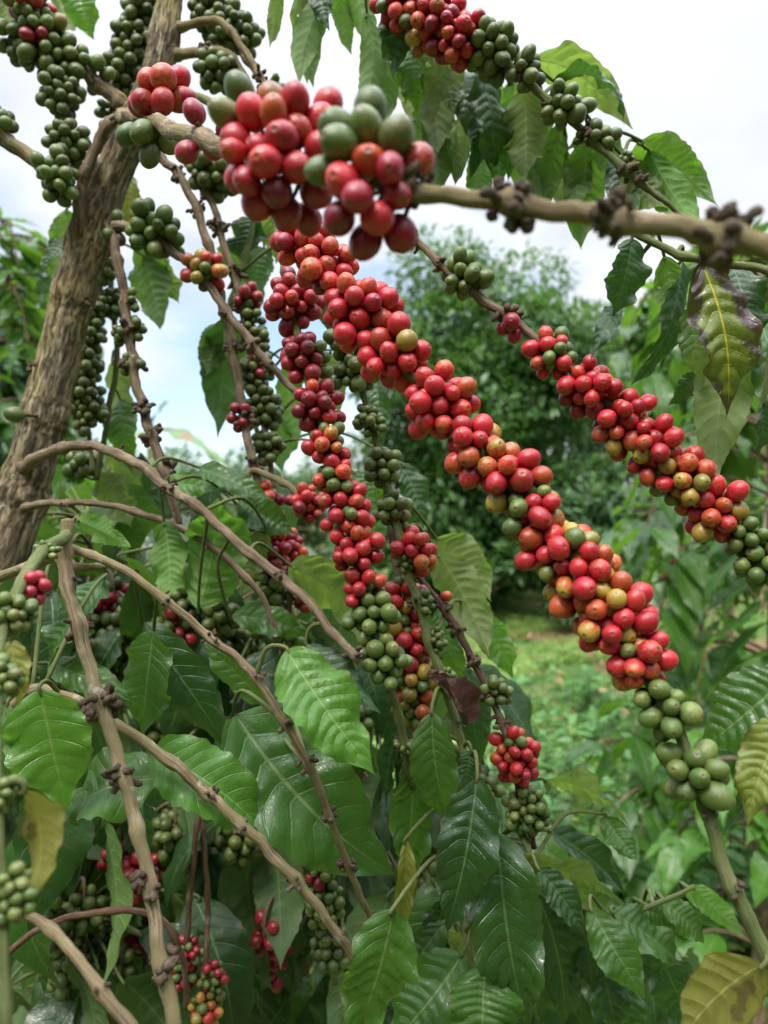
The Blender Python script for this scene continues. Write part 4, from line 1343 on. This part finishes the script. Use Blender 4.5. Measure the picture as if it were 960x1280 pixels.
# the leafy shoot above : leaves hanging from the top branch
branch('fruiting_branch', 'top branch with red cherries at the upper edge and many leaves against the sky', 'coffee branch',
       [(400, -70, .66, 6), (455, -30, .64, 6), (500, 2, .63, 6), (545, 28, .62, 6), (590, 52, .61, 6), (640, 85, .605, 6), (690, 130, .60, 6), (735, 170, .595, 5), (785, 215, .59, 5), (830, 252, .59, 4), (862, 278, .59, 3)],
       'green',
       clusters=[(500, 8, 22, 14, 'R6K4', 22), (540, 28, 32, 18, 'D7R5O2G3', 22), (572, 48, 22, 14, 'D6R4', 22), (615, 60, 20, 12, 'K7G3', 22, 'oval'), (660, 84, 9, 8, 'K', 20, 'oval'), (706, 130, 15, 10, 'K7G3', 20, 'oval'), (757, 165, 6, 6, 'K', 17), (790, 195, 8, 6, 'K', 8)],
       knobs=[(648, 92, 8, 6), (695, 128, 10, 6), (740, 168, 14, 7), (790, 205, 14, 6), (805, 222, 8, 5)],
       leaves=[(545, 55, 539, 151, 40, 'under', .66), (512, 62, 521, 143, 40, 'mid', .68), (500, 20, 491, 99, 47, 'dark', .66), (458, 16, 442, 141, 36, 'mid', .68, dict(under=True, bow=.12)), (480, 45, 475, 169, 36, 'mid', .69, dict(under=True)), (562, 66, 567, 143, 38, 'under', .68),
               (596, 78, 615, 222, 56, 'dark', .67), (640, 100, 647, 214, 47, 'bright', .69, dict(under=True)), (655, 104, 656, 222, 56, 'under', .66), (705, 150, 685, 263, 36, 'mid', .68, dict(under=True)), (725, 165, 722, 269, 40, 'mid', .68, dict(under=True)), (735, 165, 726, 312, 52, 'mid', .66, dict(under=True)),
               (655, 78, 791, 162, 63, 'under', .63, dict(arch=.30, n=(.2, .55, .9), td=.04)), (690, 100, 780, 160, 54, 'dark', .66, dict(arch=.25, n=(.3, -.3, .9))), (745, 160, 809, 262, 45, 'mid', .64, dict(under=True, arch=.15)),
               (800, 176, 897, 257, 63, 'mid', .62, dict(under=True, arch=.24, n=(.25, .7, .7))), (810, 188, 875, 281, 52, 'bright', .63, dict(under=True, arch=.16)), (782, 200, 840, 260, 47, 'under', .63, dict(arch=.15)), (770, 195, 776, 299, 40, 'dark', .66), (790, 230, 767, 311, 38, 'mid', .65),
               (545, 120, 539, 245, 47, 'mid', .72, dict(under=True)), (576, 125, 569, 232, 38, 'under', .72), (612, 150, 624, 250, 40, 'bright', .71), (598, 120, 586, 227, 38, 'dark', .71), (528, 130, 523, 200, 34, 'mid', .73, dict(under=True)), (560, 140, 555, 235, 36, 'under', .74), (625, 140, 635, 227, 36, 'mid', .73), (520, 40, 506, 133, 34, 'mid', .7), (575, 90, 583, 171, 38, 'dark', .7), (678, 120, 666, 213, 34, 'mid', .7, dict(under=True)),
               (530, 60, 548, 190, 44, 'under', .71), (555, 95, 552, 240, 40, 'bright', .74, dict(under=True)), (505, 50, 515, 160, 34, 'under', .73), (620, 90, 612, 230, 44, 'under', .73), (640, 130, 652, 250, 40, 'mid', .73, dict(under=True)), (600, 180, 606, 262, 36, 'bright', .74, dict(under=True)), (535, 160, 545, 250, 36, 'bright', .75, dict(under=True)), (670, 150, 678, 262, 42, 'mid', .7, dict(under=True)), (708, 190, 712, 280, 36, 'under', .7)])
branch('leafy_shoot', 'shoot at the top edge with pale leaves hanging left of the red cherries', 'leafy shoot',
       [(318, -50, .74, 5), (360, -32, .72, 5), (410, -28, .71, 5), (450, -35, .70, 4)], 'green',
       leaves=[(372, -18, 384, 106, 36, 'under', .71, dict(n=(.3, 1, .2))), (392, -18, 392, 110, 34, 'mid', .715, dict(under=True, bow=-.06)), (415, -22, 374, 106, 38, 'mid', .70, dict(under=True, bow=-.08)), (400, -24, 412, 40, 30, 'dark', .70), (348, -25, 336, 62, 22, 'under', .73), (425, -22, 440, 70, 30, 'mid', .73, dict(under=True)), (440, -30, 470, 60, 32, 'mid', .74, dict(under=True))])
branch('leafy_shoot', 'shoot behind the slim stems with dark ragged leaves in front of the sky gap', 'leafy shoot',
       [(330, 230, .80, 4), (318, 280, .80, 4), (300, 340, .79, 4), (285, 400, .79, 4), (290, 460, .79, 4), (330, 560, .79, 3)], 'green',
       leaves=[(318, 268, 306, 345, 54, 'dark', .82), (335, 260, 345, 330, 40, 'under', .82), (284, 398, 272, 548, 62, 'dark', .83, dict(under=True)), (275, 405, 258, 470, 42, 'mid', .84, dict(under=True)), (330, 310, 322, 400, 46, 'mid', .84), (345, 520, 352, 590, 40, 'bright', .84, dict(under=True)), (356, 455, 372, 560, 36, 'bright', .84, dict(under=True)), (300, 300, 270, 345, 38, 'mid', .84, dict(under=True)), (400, 330, 415, 420, 44, 'dark', .72), (410, 440, 425, 520, 40, 'under', .72), (385, 440, 372, 500, 36, 'mid', .74),
               (440, 590, 470, 660, 40, 'mid', .74), (500, 580, 530, 660, 36, 'dark', .74), (470, 470, 480, 560, 34, 'dark', .75)])

# the big leaves at the right edge
branch('leafy_shoot', 'shoot behind the knobbly branch end with big drooping leaves, one mottled purple', 'leafy shoot',
       [(1010, 345, .50, 5), (960, 338, .50, 5), (900, 330, .51, 5), (850, 318, .52, 5), (800, 296, .53, 4), (780, 285, .53, 3)], 'green',
       leaves=[(790, 298, 764, 398, 58, 'dark', .53, dict(n=(.3, -1, .3))), (770, 385, 738, 448, 30, 'dark', .55), (852, 322, 788, 482, 58, 'dark', .54, dict(under=False, n=(.5, -.7, -.2), bow=-.05)), (878, 332, 908, 522, 78, 'purple', .49, dict(n=(-.1, -1, .25), twist=0, bow=-.03, label='leaf mottled purple brown with yellow midrib')),
               (862, 385, 880, 482, 40, 'under', .53, dict(n=(-.4, -1, .1), under=False)), (935, 395, 898, 602, 74, 'under', .54, dict(arch=.08)), (872, 465, 834, 508, 28, 'dark', .56), (950, 400, 975, 560, 60, 'mid', .56), (915, 330, 945, 440, 60, 'dark', .53), (830, 320, 850, 420, 44, 'mid', .58, dict(under=True)), (905, 340, 880, 420, 50, 'dark', .57), (965, 345, 985, 470, 60, 'mid', .52),
               (955, 500, 948, 570, 34, 'dark', .5)])
branch('leafy_shoot', 'shoot at the right edge with a wavy rimmed leaf beside the green cherries', 'leafy shoot',
       [(1030, 730, .46, 5), (1005, 800, .45, 5), (995, 880, .44, 5), (1005, 980, .44, 5)], 'green',
       leaves=[(988, 842, 872, 938, 92, 'mid', .43, dict(n=(-.2, -.8, .6), twist=0, wave=.05)), (985, 900, 934, 1034, 64, 'yellow', .42, dict(n=(-.5, -1, .3), label='yellowing leaf at the edge')), (990, 930, 940, 1010, 40, 'under', .46), (1000, 870, 905, 1040, 60, 'dark', .47)])

# ------------------------------------------------------------------ bare branches across the lower left
branch('coffee_branch', 'long brown branch arching from the trunk over the leaves down to the centre', 'branch',
       [(28, 585, .72, 11), (62, 565, .69, 9), (110, 557, .66, 8), (160, 574, .63, 8), (215, 612, .60, 8), (260, 645, .58, 8), (310, 690, .555, 8), (370, 737, .53, 8), (412, 785, .51, 7), (440, 816, .50, 7), (450, 828, .50, 5)], 'brown',
       knobs=[(146, 570, 6, 4), (215, 610, 14, 6), (352, 722, 10, 6), (444, 820, 14, 7)],
       leaves=[(362, 706, 505, 818, 84, 'under', .60, dict(under=True, arch=.08)), (385, 806, 476, 892, 52, 'dark', .52), (250, 585, 345, 628, 38, 'mid', .66), (205, 600, 288, 612, 30, 'bright', .68), (248, 762, 272, 622, 92, 'bright', .63, dict(under=True, n=(0, 1, -.2), twist=0, bow=0, label='bright leaf lit through from behind')), (205, 652, 209, 752, 48, 'bright', .64, dict(under=True)),
               (300, 625, 370, 668, 44, 'mid', .68), (290, 770, 395, 800, 40, 'mid', .62), (330, 660, 300, 740, 40, 'under', .66)])
branch('coffee_branch', 'thin dark branch running low under the arching branch toward the cherries', 'branch',
       [(20, 636, .73, 7), (55, 630, .70, 6), (120, 629, .67, 5), (200, 650, .65, 6), (258, 678, .63, 6), (300, 714, .62, 6), (330, 750, .62, 5), (348, 800, .62, 4)], 'brown', knobs=[(258, 678, 8, 5), (85, 640, 6, 4)])
branch('coffee_branch', 'thick pale upright branch with a cut top end crossing the lower left', 'branch',
       [(84, 650, .46, 10), (79, 690, .455, 12), (86, 735, .45, 11), (100, 790, .445, 11), (122, 870, .435, 11), (142, 930, .43, 11), (165, 1010, .42, 11), (184, 1090, .41, 11), (200, 1190, .40, 12), (222, 1290, .39, 13), (245, 1400, .39, 14)], 'tan', rough=0.13, seg=20,
       knobs=[(107, 785, 10, 8), (122, 882, 24, 12), (112, 878, 14, 10), (158, 966, 18, 9), (192, 1108, 16, 12), (192, 1205, 18, 13), (104, 726, 8, 6)])
branch('coffee_branch', 'short pale broken stub lying across the cut branch top', 'branch',
       [(-20, 728, .56, 8), (25, 712, .52, 9), (62, 700, .49, 8), (100, 708, .47, 7), (134, 705, .475, 6)], 'tan')
branch('coffee_branch', 'pale slender branch running diagonally from the cut branch top to lower centre', 'branch',
       [(82, 684, .47, 8), (110, 692, .465, 7), (150, 710, .46, 7), (200, 745, .46, 7), (260, 795, .46, 7), (320, 845, .46, 7), (352, 900, .46, 6), (385, 955, .465, 7), (412, 1020, .47, 6), (440, 1095, .49, 6), (464, 1150, .51, 5)], 'tan',
       knobs=[(206, 750, 6, 5), (268, 800, 8, 6), (320, 845, 12, 6), (355, 905, 12, 7), (385, 955, 14, 7), (414, 1022, 10, 7), (434, 1082, 14, 7)],
       leaves=[(358, 812, 468, 968, 90, 'bright', .45, dict(n=(.3, -.9, .5), twist=0, fold=.22, arch=.05, bow=.04, nvein=12)), (295, 893, 492, 1092, 140, 'mid', .53, dict(n=(.25, -.9, .55), td=0, bow=.08, arch=.06, fold=.3, twist=0, bull=.05, wave=.10)), (192, 788, 178, 922, 78, 'mid', .52, dict(n=(-.2, -1, .5), bull=.025)), (180, 778, 292, 942, 66, 'dark', .545, dict(bull=.03)), (330, 880, 250, 800, 40, 'mid', .6),
               (355, 905, 410, 850, 38, 'mid', .58)])
branch('coffee_branch', 'mottled brown branch sloping down rightwards under the cut branch from the left edge', 'branch',
       [(-40, 920, .52, 8), (5, 890, .50, 8), (38, 864, .49, 8), (65, 864, .48, 8), (105, 880, .475, 8), (150, 905, .47, 8), (230, 965, .47, 9), (300, 1030, .47, 9), (370, 1100, .475, 9), (432, 1182, .49, 7), (470, 1235, .50, 6)], 'tan', rough=0.12,
       knobs=[(120, 888, 14, 10), (265, 990, 10, 6), (300, 1030, 6, 5), (375, 1092, 10, 6), (420, 1170, 8, 6)],
       leaves=[(50, 862, 84, 1014, 108, 'bright', .46, dict(n=(.1, -.85, .6), twist=.1, bull=.035, fold=.2, nvein=8)), (10, 880, 2, 1020, 84, 'mid', .48, dict(bull=.03)), (200, 972, 66, 1030, 100, 'mid', .50, dict(n=(0, -.7, .8), bull=.03, twist=0, nvein=8)), (190, 940, 338, 1050, 92, 'bright', .49, dict(n=(.1, -.7, .7), bull=.03, twist=0)), (130, 722, 60, 834, 72, 'mid', .53, dict(n=(-.3, -.8, .6))), (95, 650, 164, 684, 36, 'bright', .56, dict(under=True)), (60, 830, 170, 880, 40, 'mid', .53)])
branch('coffee_branch', 'flaky pale broken branch at the bottom left corner', 'branch',
       [(18, 1140, .36, 6), (45, 1152, .36, 8), (70, 1170, .36, 9), (98, 1198, .355, 9), (130, 1240, .35, 10), (165, 1295, .345, 11), (200, 1370, .34, 11)], 'tan', rough=0.16, knobs=[(128, 1236, 8, 6)])
branch('fruiting_branch', 'blurred green stem at the left edge close to the lens with small green cherries', 'coffee branch',
       [(84, 668, .455, 8), (58, 685, .42, 9), (38, 712, .39, 9), (18, 742, .36, 8), (2, 800, .33, 7), (-4, 900, .305, 6), (-2, 1000, .29, 6), (4, 1130, .28, 7), (6, 1300, .27, 9), (8, 1420, .27, 9)], 'green',
       clusters=[(22, 768, 22, 18, 'G', 19), (12, 850, 12, 14, 'G', 19), (8, 990, 10, 10, 'G', 17), (18, 1120, 20, 18, 'G', 21), (60, 690, 16, 12, 'G', 9), (48, 740, 5, 5, 'D', 22)],
       leaves=[(14, 800, 24, 882, 44, 'yellow', .38, dict(label='yellowish leaf')), (30, 985, 28, 1140, 62, 'yellow', .29, dict(under=True, label='yellow green leaf out of focus', bull=.02))])

# ------------------------------------------------------------------ leafy shoots at the bottom
branch('leafy_shoot', 'shoot at the bottom centre with long dark glossy hanging leaves', 'leafy shoot',
       [(600, 1040, .60, 4), (590, 1090, .59, 4), (580, 1150, .585, 4), (590, 1200, .58, 4), (600, 1260, .58, 4)], 'green',
       leaves=[(622, 1040, 664, 1292, 96, 'dark', .53, dict(n=(-.15, -1, .35), twist=0, fold=.25, bow=.03)), (492, 1136, 440, 1300, 92, 'mid', .46, dict(n=(.2, -1, .4), bull=.06)), (578, 1192, 480, 1312, 80, 'mid', .54, dict(n=(.1, -.8, .6), bull=.055)), (606, 1205, 602, 1322, 92, 'mid', .53, dict(n=(0, -.8, .6))), (556, 1152, 494, 1236, 46, 'dark', .57), (570, 1160, 610, 1230, 50, 'under', .6), (560, 1120, 520, 1200, 40, 'dark', .62), (640, 1220, 640, 1310, 60, 'dark', .57), (540, 1200, 530, 1300, 60, 'dark', .62)],
       clusters=[(545, 1085, 18, 20, 'K', 17)])
branch('leafy_shoot', 'shoot at the bottom right with overlapping leaves and a young bright tip', 'leafy shoot',
       [(640, 1020, .60, 4), (668, 1075, .58, 4), (700, 1118, .57, 4), (745, 1140, .56, 3), (790, 1138, .55, 3), (830, 1126, .55, 3), (868, 1108, .55, 2)], 'green',
       leaves=[(648, 1078, 786, 1136, 62, 'under', .56, dict(n=(.1, .8, .6), twist=0, arch=.10)), (688, 1040, 782, 1122, 48, 'dark', .59, dict(n=(.5, -.5, .6), fold=.5)), (678, 975, 788, 1034, 54, 'under', .60, dict(n=(.1, .8, .7), arch=.16)), (755, 1020, 800, 1078, 34, 'mid', .60), (673, 1086, 732, 1172, 42, 'dark', .545, dict(bull=.08, wave=.09)), (672, 1118, 702, 1290, 70, 'dark', .56), (730, 1160, 742, 1242, 34, 'dark', .57), (740, 1138, 806, 1248, 52, 'mid', .53, dict(n=(-.2, -.8, .6))), (766, 1140, 848, 1206, 58, 'mid', .54, dict(n=(-.1, -.6, .8))), (744, 1165, 774, 1300, 64, 'dark', .58), (866, 1110, 932, 1172, 34, 'bright', .55, dict(under=True)), (826, 1126, 880, 1180, 40, 'mid', .57), (800, 1136, 858, 1160, 34, 'mid', .58), (856, 1112, 905, 1140, 30, 'bright', .57), (700, 1118, 800, 1165, 44, 'mid', .60, dict(under=True)), (690, 1150, 660, 1280, 56, 'dark', .62), (800, 1150, 790, 1240, 44, 'dark', .60), (820, 1180, 870, 1290, 60, 'dark', .62), (780, 1220, 770, 1320, 60, 'mid', .62)])

# ------------------------------------------------------------------ twigs in the shade under the leaves
branch('coffee_twig', 'brown twig arching level through the shade at the lower left', 'twig',
       [(-15, 1212, .62, 4), (25, 1178, .62, 4), (70, 1152, .61, 4), (140, 1138, .60, 4), (185, 1142, .60, 4), (212, 1160, .60, 4), (228, 1200, .60, 4), (234, 1255, .60, 3)], 'red')
branch('fruiting_branch', 'left one of two upright brown twigs in the shade at the bottom with mixed cherries', 'coffee branch',
       [(252, 1000, .66, 4), (244, 1050, .65, 4), (238, 1110, .65, 4), (234, 1180, .65, 4), (232, 1260, .65, 4)], 'red',
       clusters=[(238, 1190, 18, 12, 'G6D3', 14), (228, 1222, 16, 12, 'D5G4', 14)])
branch('fruiting_branch', 'right one of two upright brown twigs in the shade at the bottom with mixed cherries', 'coffee branch',
       [(248, 1010, .67, 4), (256, 1070, .66, 4), (260, 1130, .66, 4), (258, 1190, .65, 4), (262, 1290, .65, 4)], 'red',
       clusters=[(268, 1222, 20, 12, 'G6D2', 14), (258, 1258, 26, 14, 'Y3G6O2', 15)])
branch('fruiting_branch', 'twig behind the pale slender branch with green bunches and a few red cherries', 'coffee branch',
       [(395, 990, .62, 4), (400, 1050, .61, 4), (404, 1110, .60, 4), (412, 1170, .60, 4), (418, 1230, .60, 4)], 'green',
       clusters=[(402, 1082, 20, 14, 'G5O2D2', 18), (405, 1132, 30, 18, 'G9R2', 18), (414, 1185, 22, 14, 'K', 17)])

# ------------------------------------------------------------------ the shaded body of the same bush
rb = np.random.default_rng(77)
IB = thing('coffee_bush', (P(260, 640, 1.1)[0], 1.1, -0.02), 'shaded leafy body of the near coffee bush filling the lower left', 'coffee bush')
stems = []
tm = MB()
for (pts) in [[(250, 2050, 1.1), (255, 1500, 1.08), (250, 1100, 1.05), (235, 800, 1.0), (215, 640, 1.0)], [(255, 1700, 1.08), (350, 1300, 1.0), (430, 1050, .95), (470, 850, .92), (480, 720, .9)], [(252, 1650, 1.08), (120, 1300, 1.0), (50, 1050, .95), (30, 850, .92)],
              [(258, 1750, 1.08), (420, 1450, 1.0), (560, 1200, .92), (620, 1050, .88)], [(250, 1150, 1.05), (330, 1000, 1.0), (370, 850, .95), (350, 700, .92)], [(250, 1100, 1.05), (150, 950, 1.0), (120, 800, .96), (110, 650, .95)], [(258, 1750, 1.08), (480, 1500, 1.0), (680, 1300, .9), (740, 1200, .85)], [(256, 1600, 1.08), (180, 1400, .95), (130, 1250, .88), (90, 1150, .85)]]:
    pp = catmull([P(*q) for q in pts], 10)
    stems.append(pp)
    tube_into(tm, pp, np.linspace(0.016, 0.004, len(pp)), 9, 0.1, sd())
tm.build('stems', BM['brown'], IB)
SP = np.vstack(stems)
fm = MB()
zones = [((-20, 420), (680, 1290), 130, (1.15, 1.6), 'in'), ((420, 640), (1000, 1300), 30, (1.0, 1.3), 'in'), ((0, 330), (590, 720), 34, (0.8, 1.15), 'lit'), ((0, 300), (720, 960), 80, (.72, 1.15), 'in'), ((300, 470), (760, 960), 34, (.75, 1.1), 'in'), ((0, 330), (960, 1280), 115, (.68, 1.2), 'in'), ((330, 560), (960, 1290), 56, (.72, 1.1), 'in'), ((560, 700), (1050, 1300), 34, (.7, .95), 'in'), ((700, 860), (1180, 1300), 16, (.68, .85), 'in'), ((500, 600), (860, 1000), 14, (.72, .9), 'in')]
for (xr, yr, n, dr, kind) in zones:
    for i in range(n):
        d = rb.uniform(*dr)
        bx, by = rb.uniform(*xr), rb.uniform(yr[0] - 30, yr[1] - 40)
        b = P(bx, by, d)
        L = rb.uniform(0.09, 0.165)
        dirn = unit(np.array([rb.normal(0, .45), rb.normal(-.1, .45), -1.0 + rb.normal(0, .35)]))
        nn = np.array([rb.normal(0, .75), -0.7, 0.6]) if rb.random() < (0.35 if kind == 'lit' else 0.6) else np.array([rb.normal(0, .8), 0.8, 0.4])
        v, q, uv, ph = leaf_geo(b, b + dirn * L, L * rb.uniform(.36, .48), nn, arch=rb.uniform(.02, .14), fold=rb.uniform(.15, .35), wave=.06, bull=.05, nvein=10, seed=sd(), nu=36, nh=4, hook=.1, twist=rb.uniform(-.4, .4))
        fm.add(v, q, None, uv, int(rb.random() < (.6 if kind == 'lit' else .2)), ph=ph, cr=np.full(len(v), rb.random()))  # shade partly put into the colour: inner zones get mostly the darker leaf tone
        k = np.linalg.norm(SP - b, axis=1).argmin()
        e = SP[k]
        ds = np.linalg.norm(e - b)
        pp = catmull([e, (e + b) / 2 + np.array([0, 0, .08 * ds]), b - dirn * .002, b + dirn * L * .06], 5)
        tube_into(fm, pp, np.linspace(.0022, .001, len(pp)), 6, mat=2)
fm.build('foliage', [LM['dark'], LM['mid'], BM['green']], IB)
cz = [(30, 1100, 'K'), (105, 1140, 'K'), (270, 1060, 'K'), (300, 1050, 'K'), (310, 1200, 'K'), (150, 1220, 'K'), (60, 780, 'K'), (215, 790, 'K6D2'), (330, 800, 'K'), (245, 880, 'K'), (360, 850, 'K'), (110, 770, 'D3K5'), (140, 755, 'D5K4'), (160, 790, 'K'), (215, 735, 'K5D3'), (235, 745, 'K'), (275, 770, 'K'), (290, 800, 'K'), (260, 830, 'K'), (90, 810, 'K'), (70, 800, 'K'), (125, 830, 'K'), (140, 830, 'K'), (60, 1150, 'K'), (100, 1165, 'K'), (120, 1180, 'K'), (215, 1040, 'K'), (232, 1030, 'K'), (150, 1065, 'D8R1'), (180, 1090, 'D'), (180, 1180, 'D8K2'), (335, 1170, 'D'), (340, 1195, 'D8K1'), (290, 1120, 'K'), (300, 920, 'K'), (210, 915, 'K'), (195, 920, 'K'), (85, 1210, 'K'), (70, 1230, 'K'), (345, 690, 'D7R2'), (440, 900, 'K'), (600, 985, 'K'), (530, 1060, 'K6D2'), (540, 1090, 'K'), (560, 960, 'K'), (595, 1175, 'D')]
v0, q0, t0_, tv0 = CGEO_LOW[0]
for (x, y, mix) in cz:
    d = .74 + .1 * rb.random()
    c = P(x, y, d)
    n = int(rb.integers(14, 24))
    cl = mixlist(mix, n, rb)
    ra = np.full(n, .0068) * rb.normal(1, .08, n)
    k = np.linalg.norm(SP - c, axis=1).argmin()
    line = catmull([SP[k], (SP[k] + c) / 2 + np.array([0, 0, .03]), c + np.array([0, 0, .03]), c - np.array([0, 0, .03])], 6)
    pos = relax(c + rb.normal(0, .014, (n, 3)) * np.array([1, 1, 1.5]), ra, np.tile(c, (n, 1)), np.tile([0, 0, 1.0], (n, 1)), None, line, np.full(len(line), .002), 50)
    mb = MB()
    tube_into(mb, line, .002, 6, mat=4)
    keys = ['K', 'D', 'R', 'G']
    for p_, r1, cc_ in zip(pos, ra, cl):
        m = np.array(quat_to(unit(p_ - c)).to_matrix())
        mb.add((v0 * r1) @ m.T + p_, q0, t0_, None, keys.index(cc_), pc=v0 + rb.uniform(0, 60, 3), tv=tv0, cr=np.full(len(v0), rb.random()))
    mb.build('cherry_cluster', [CM[k_] for k_ in keys] + [BM['brown']], IB, c)
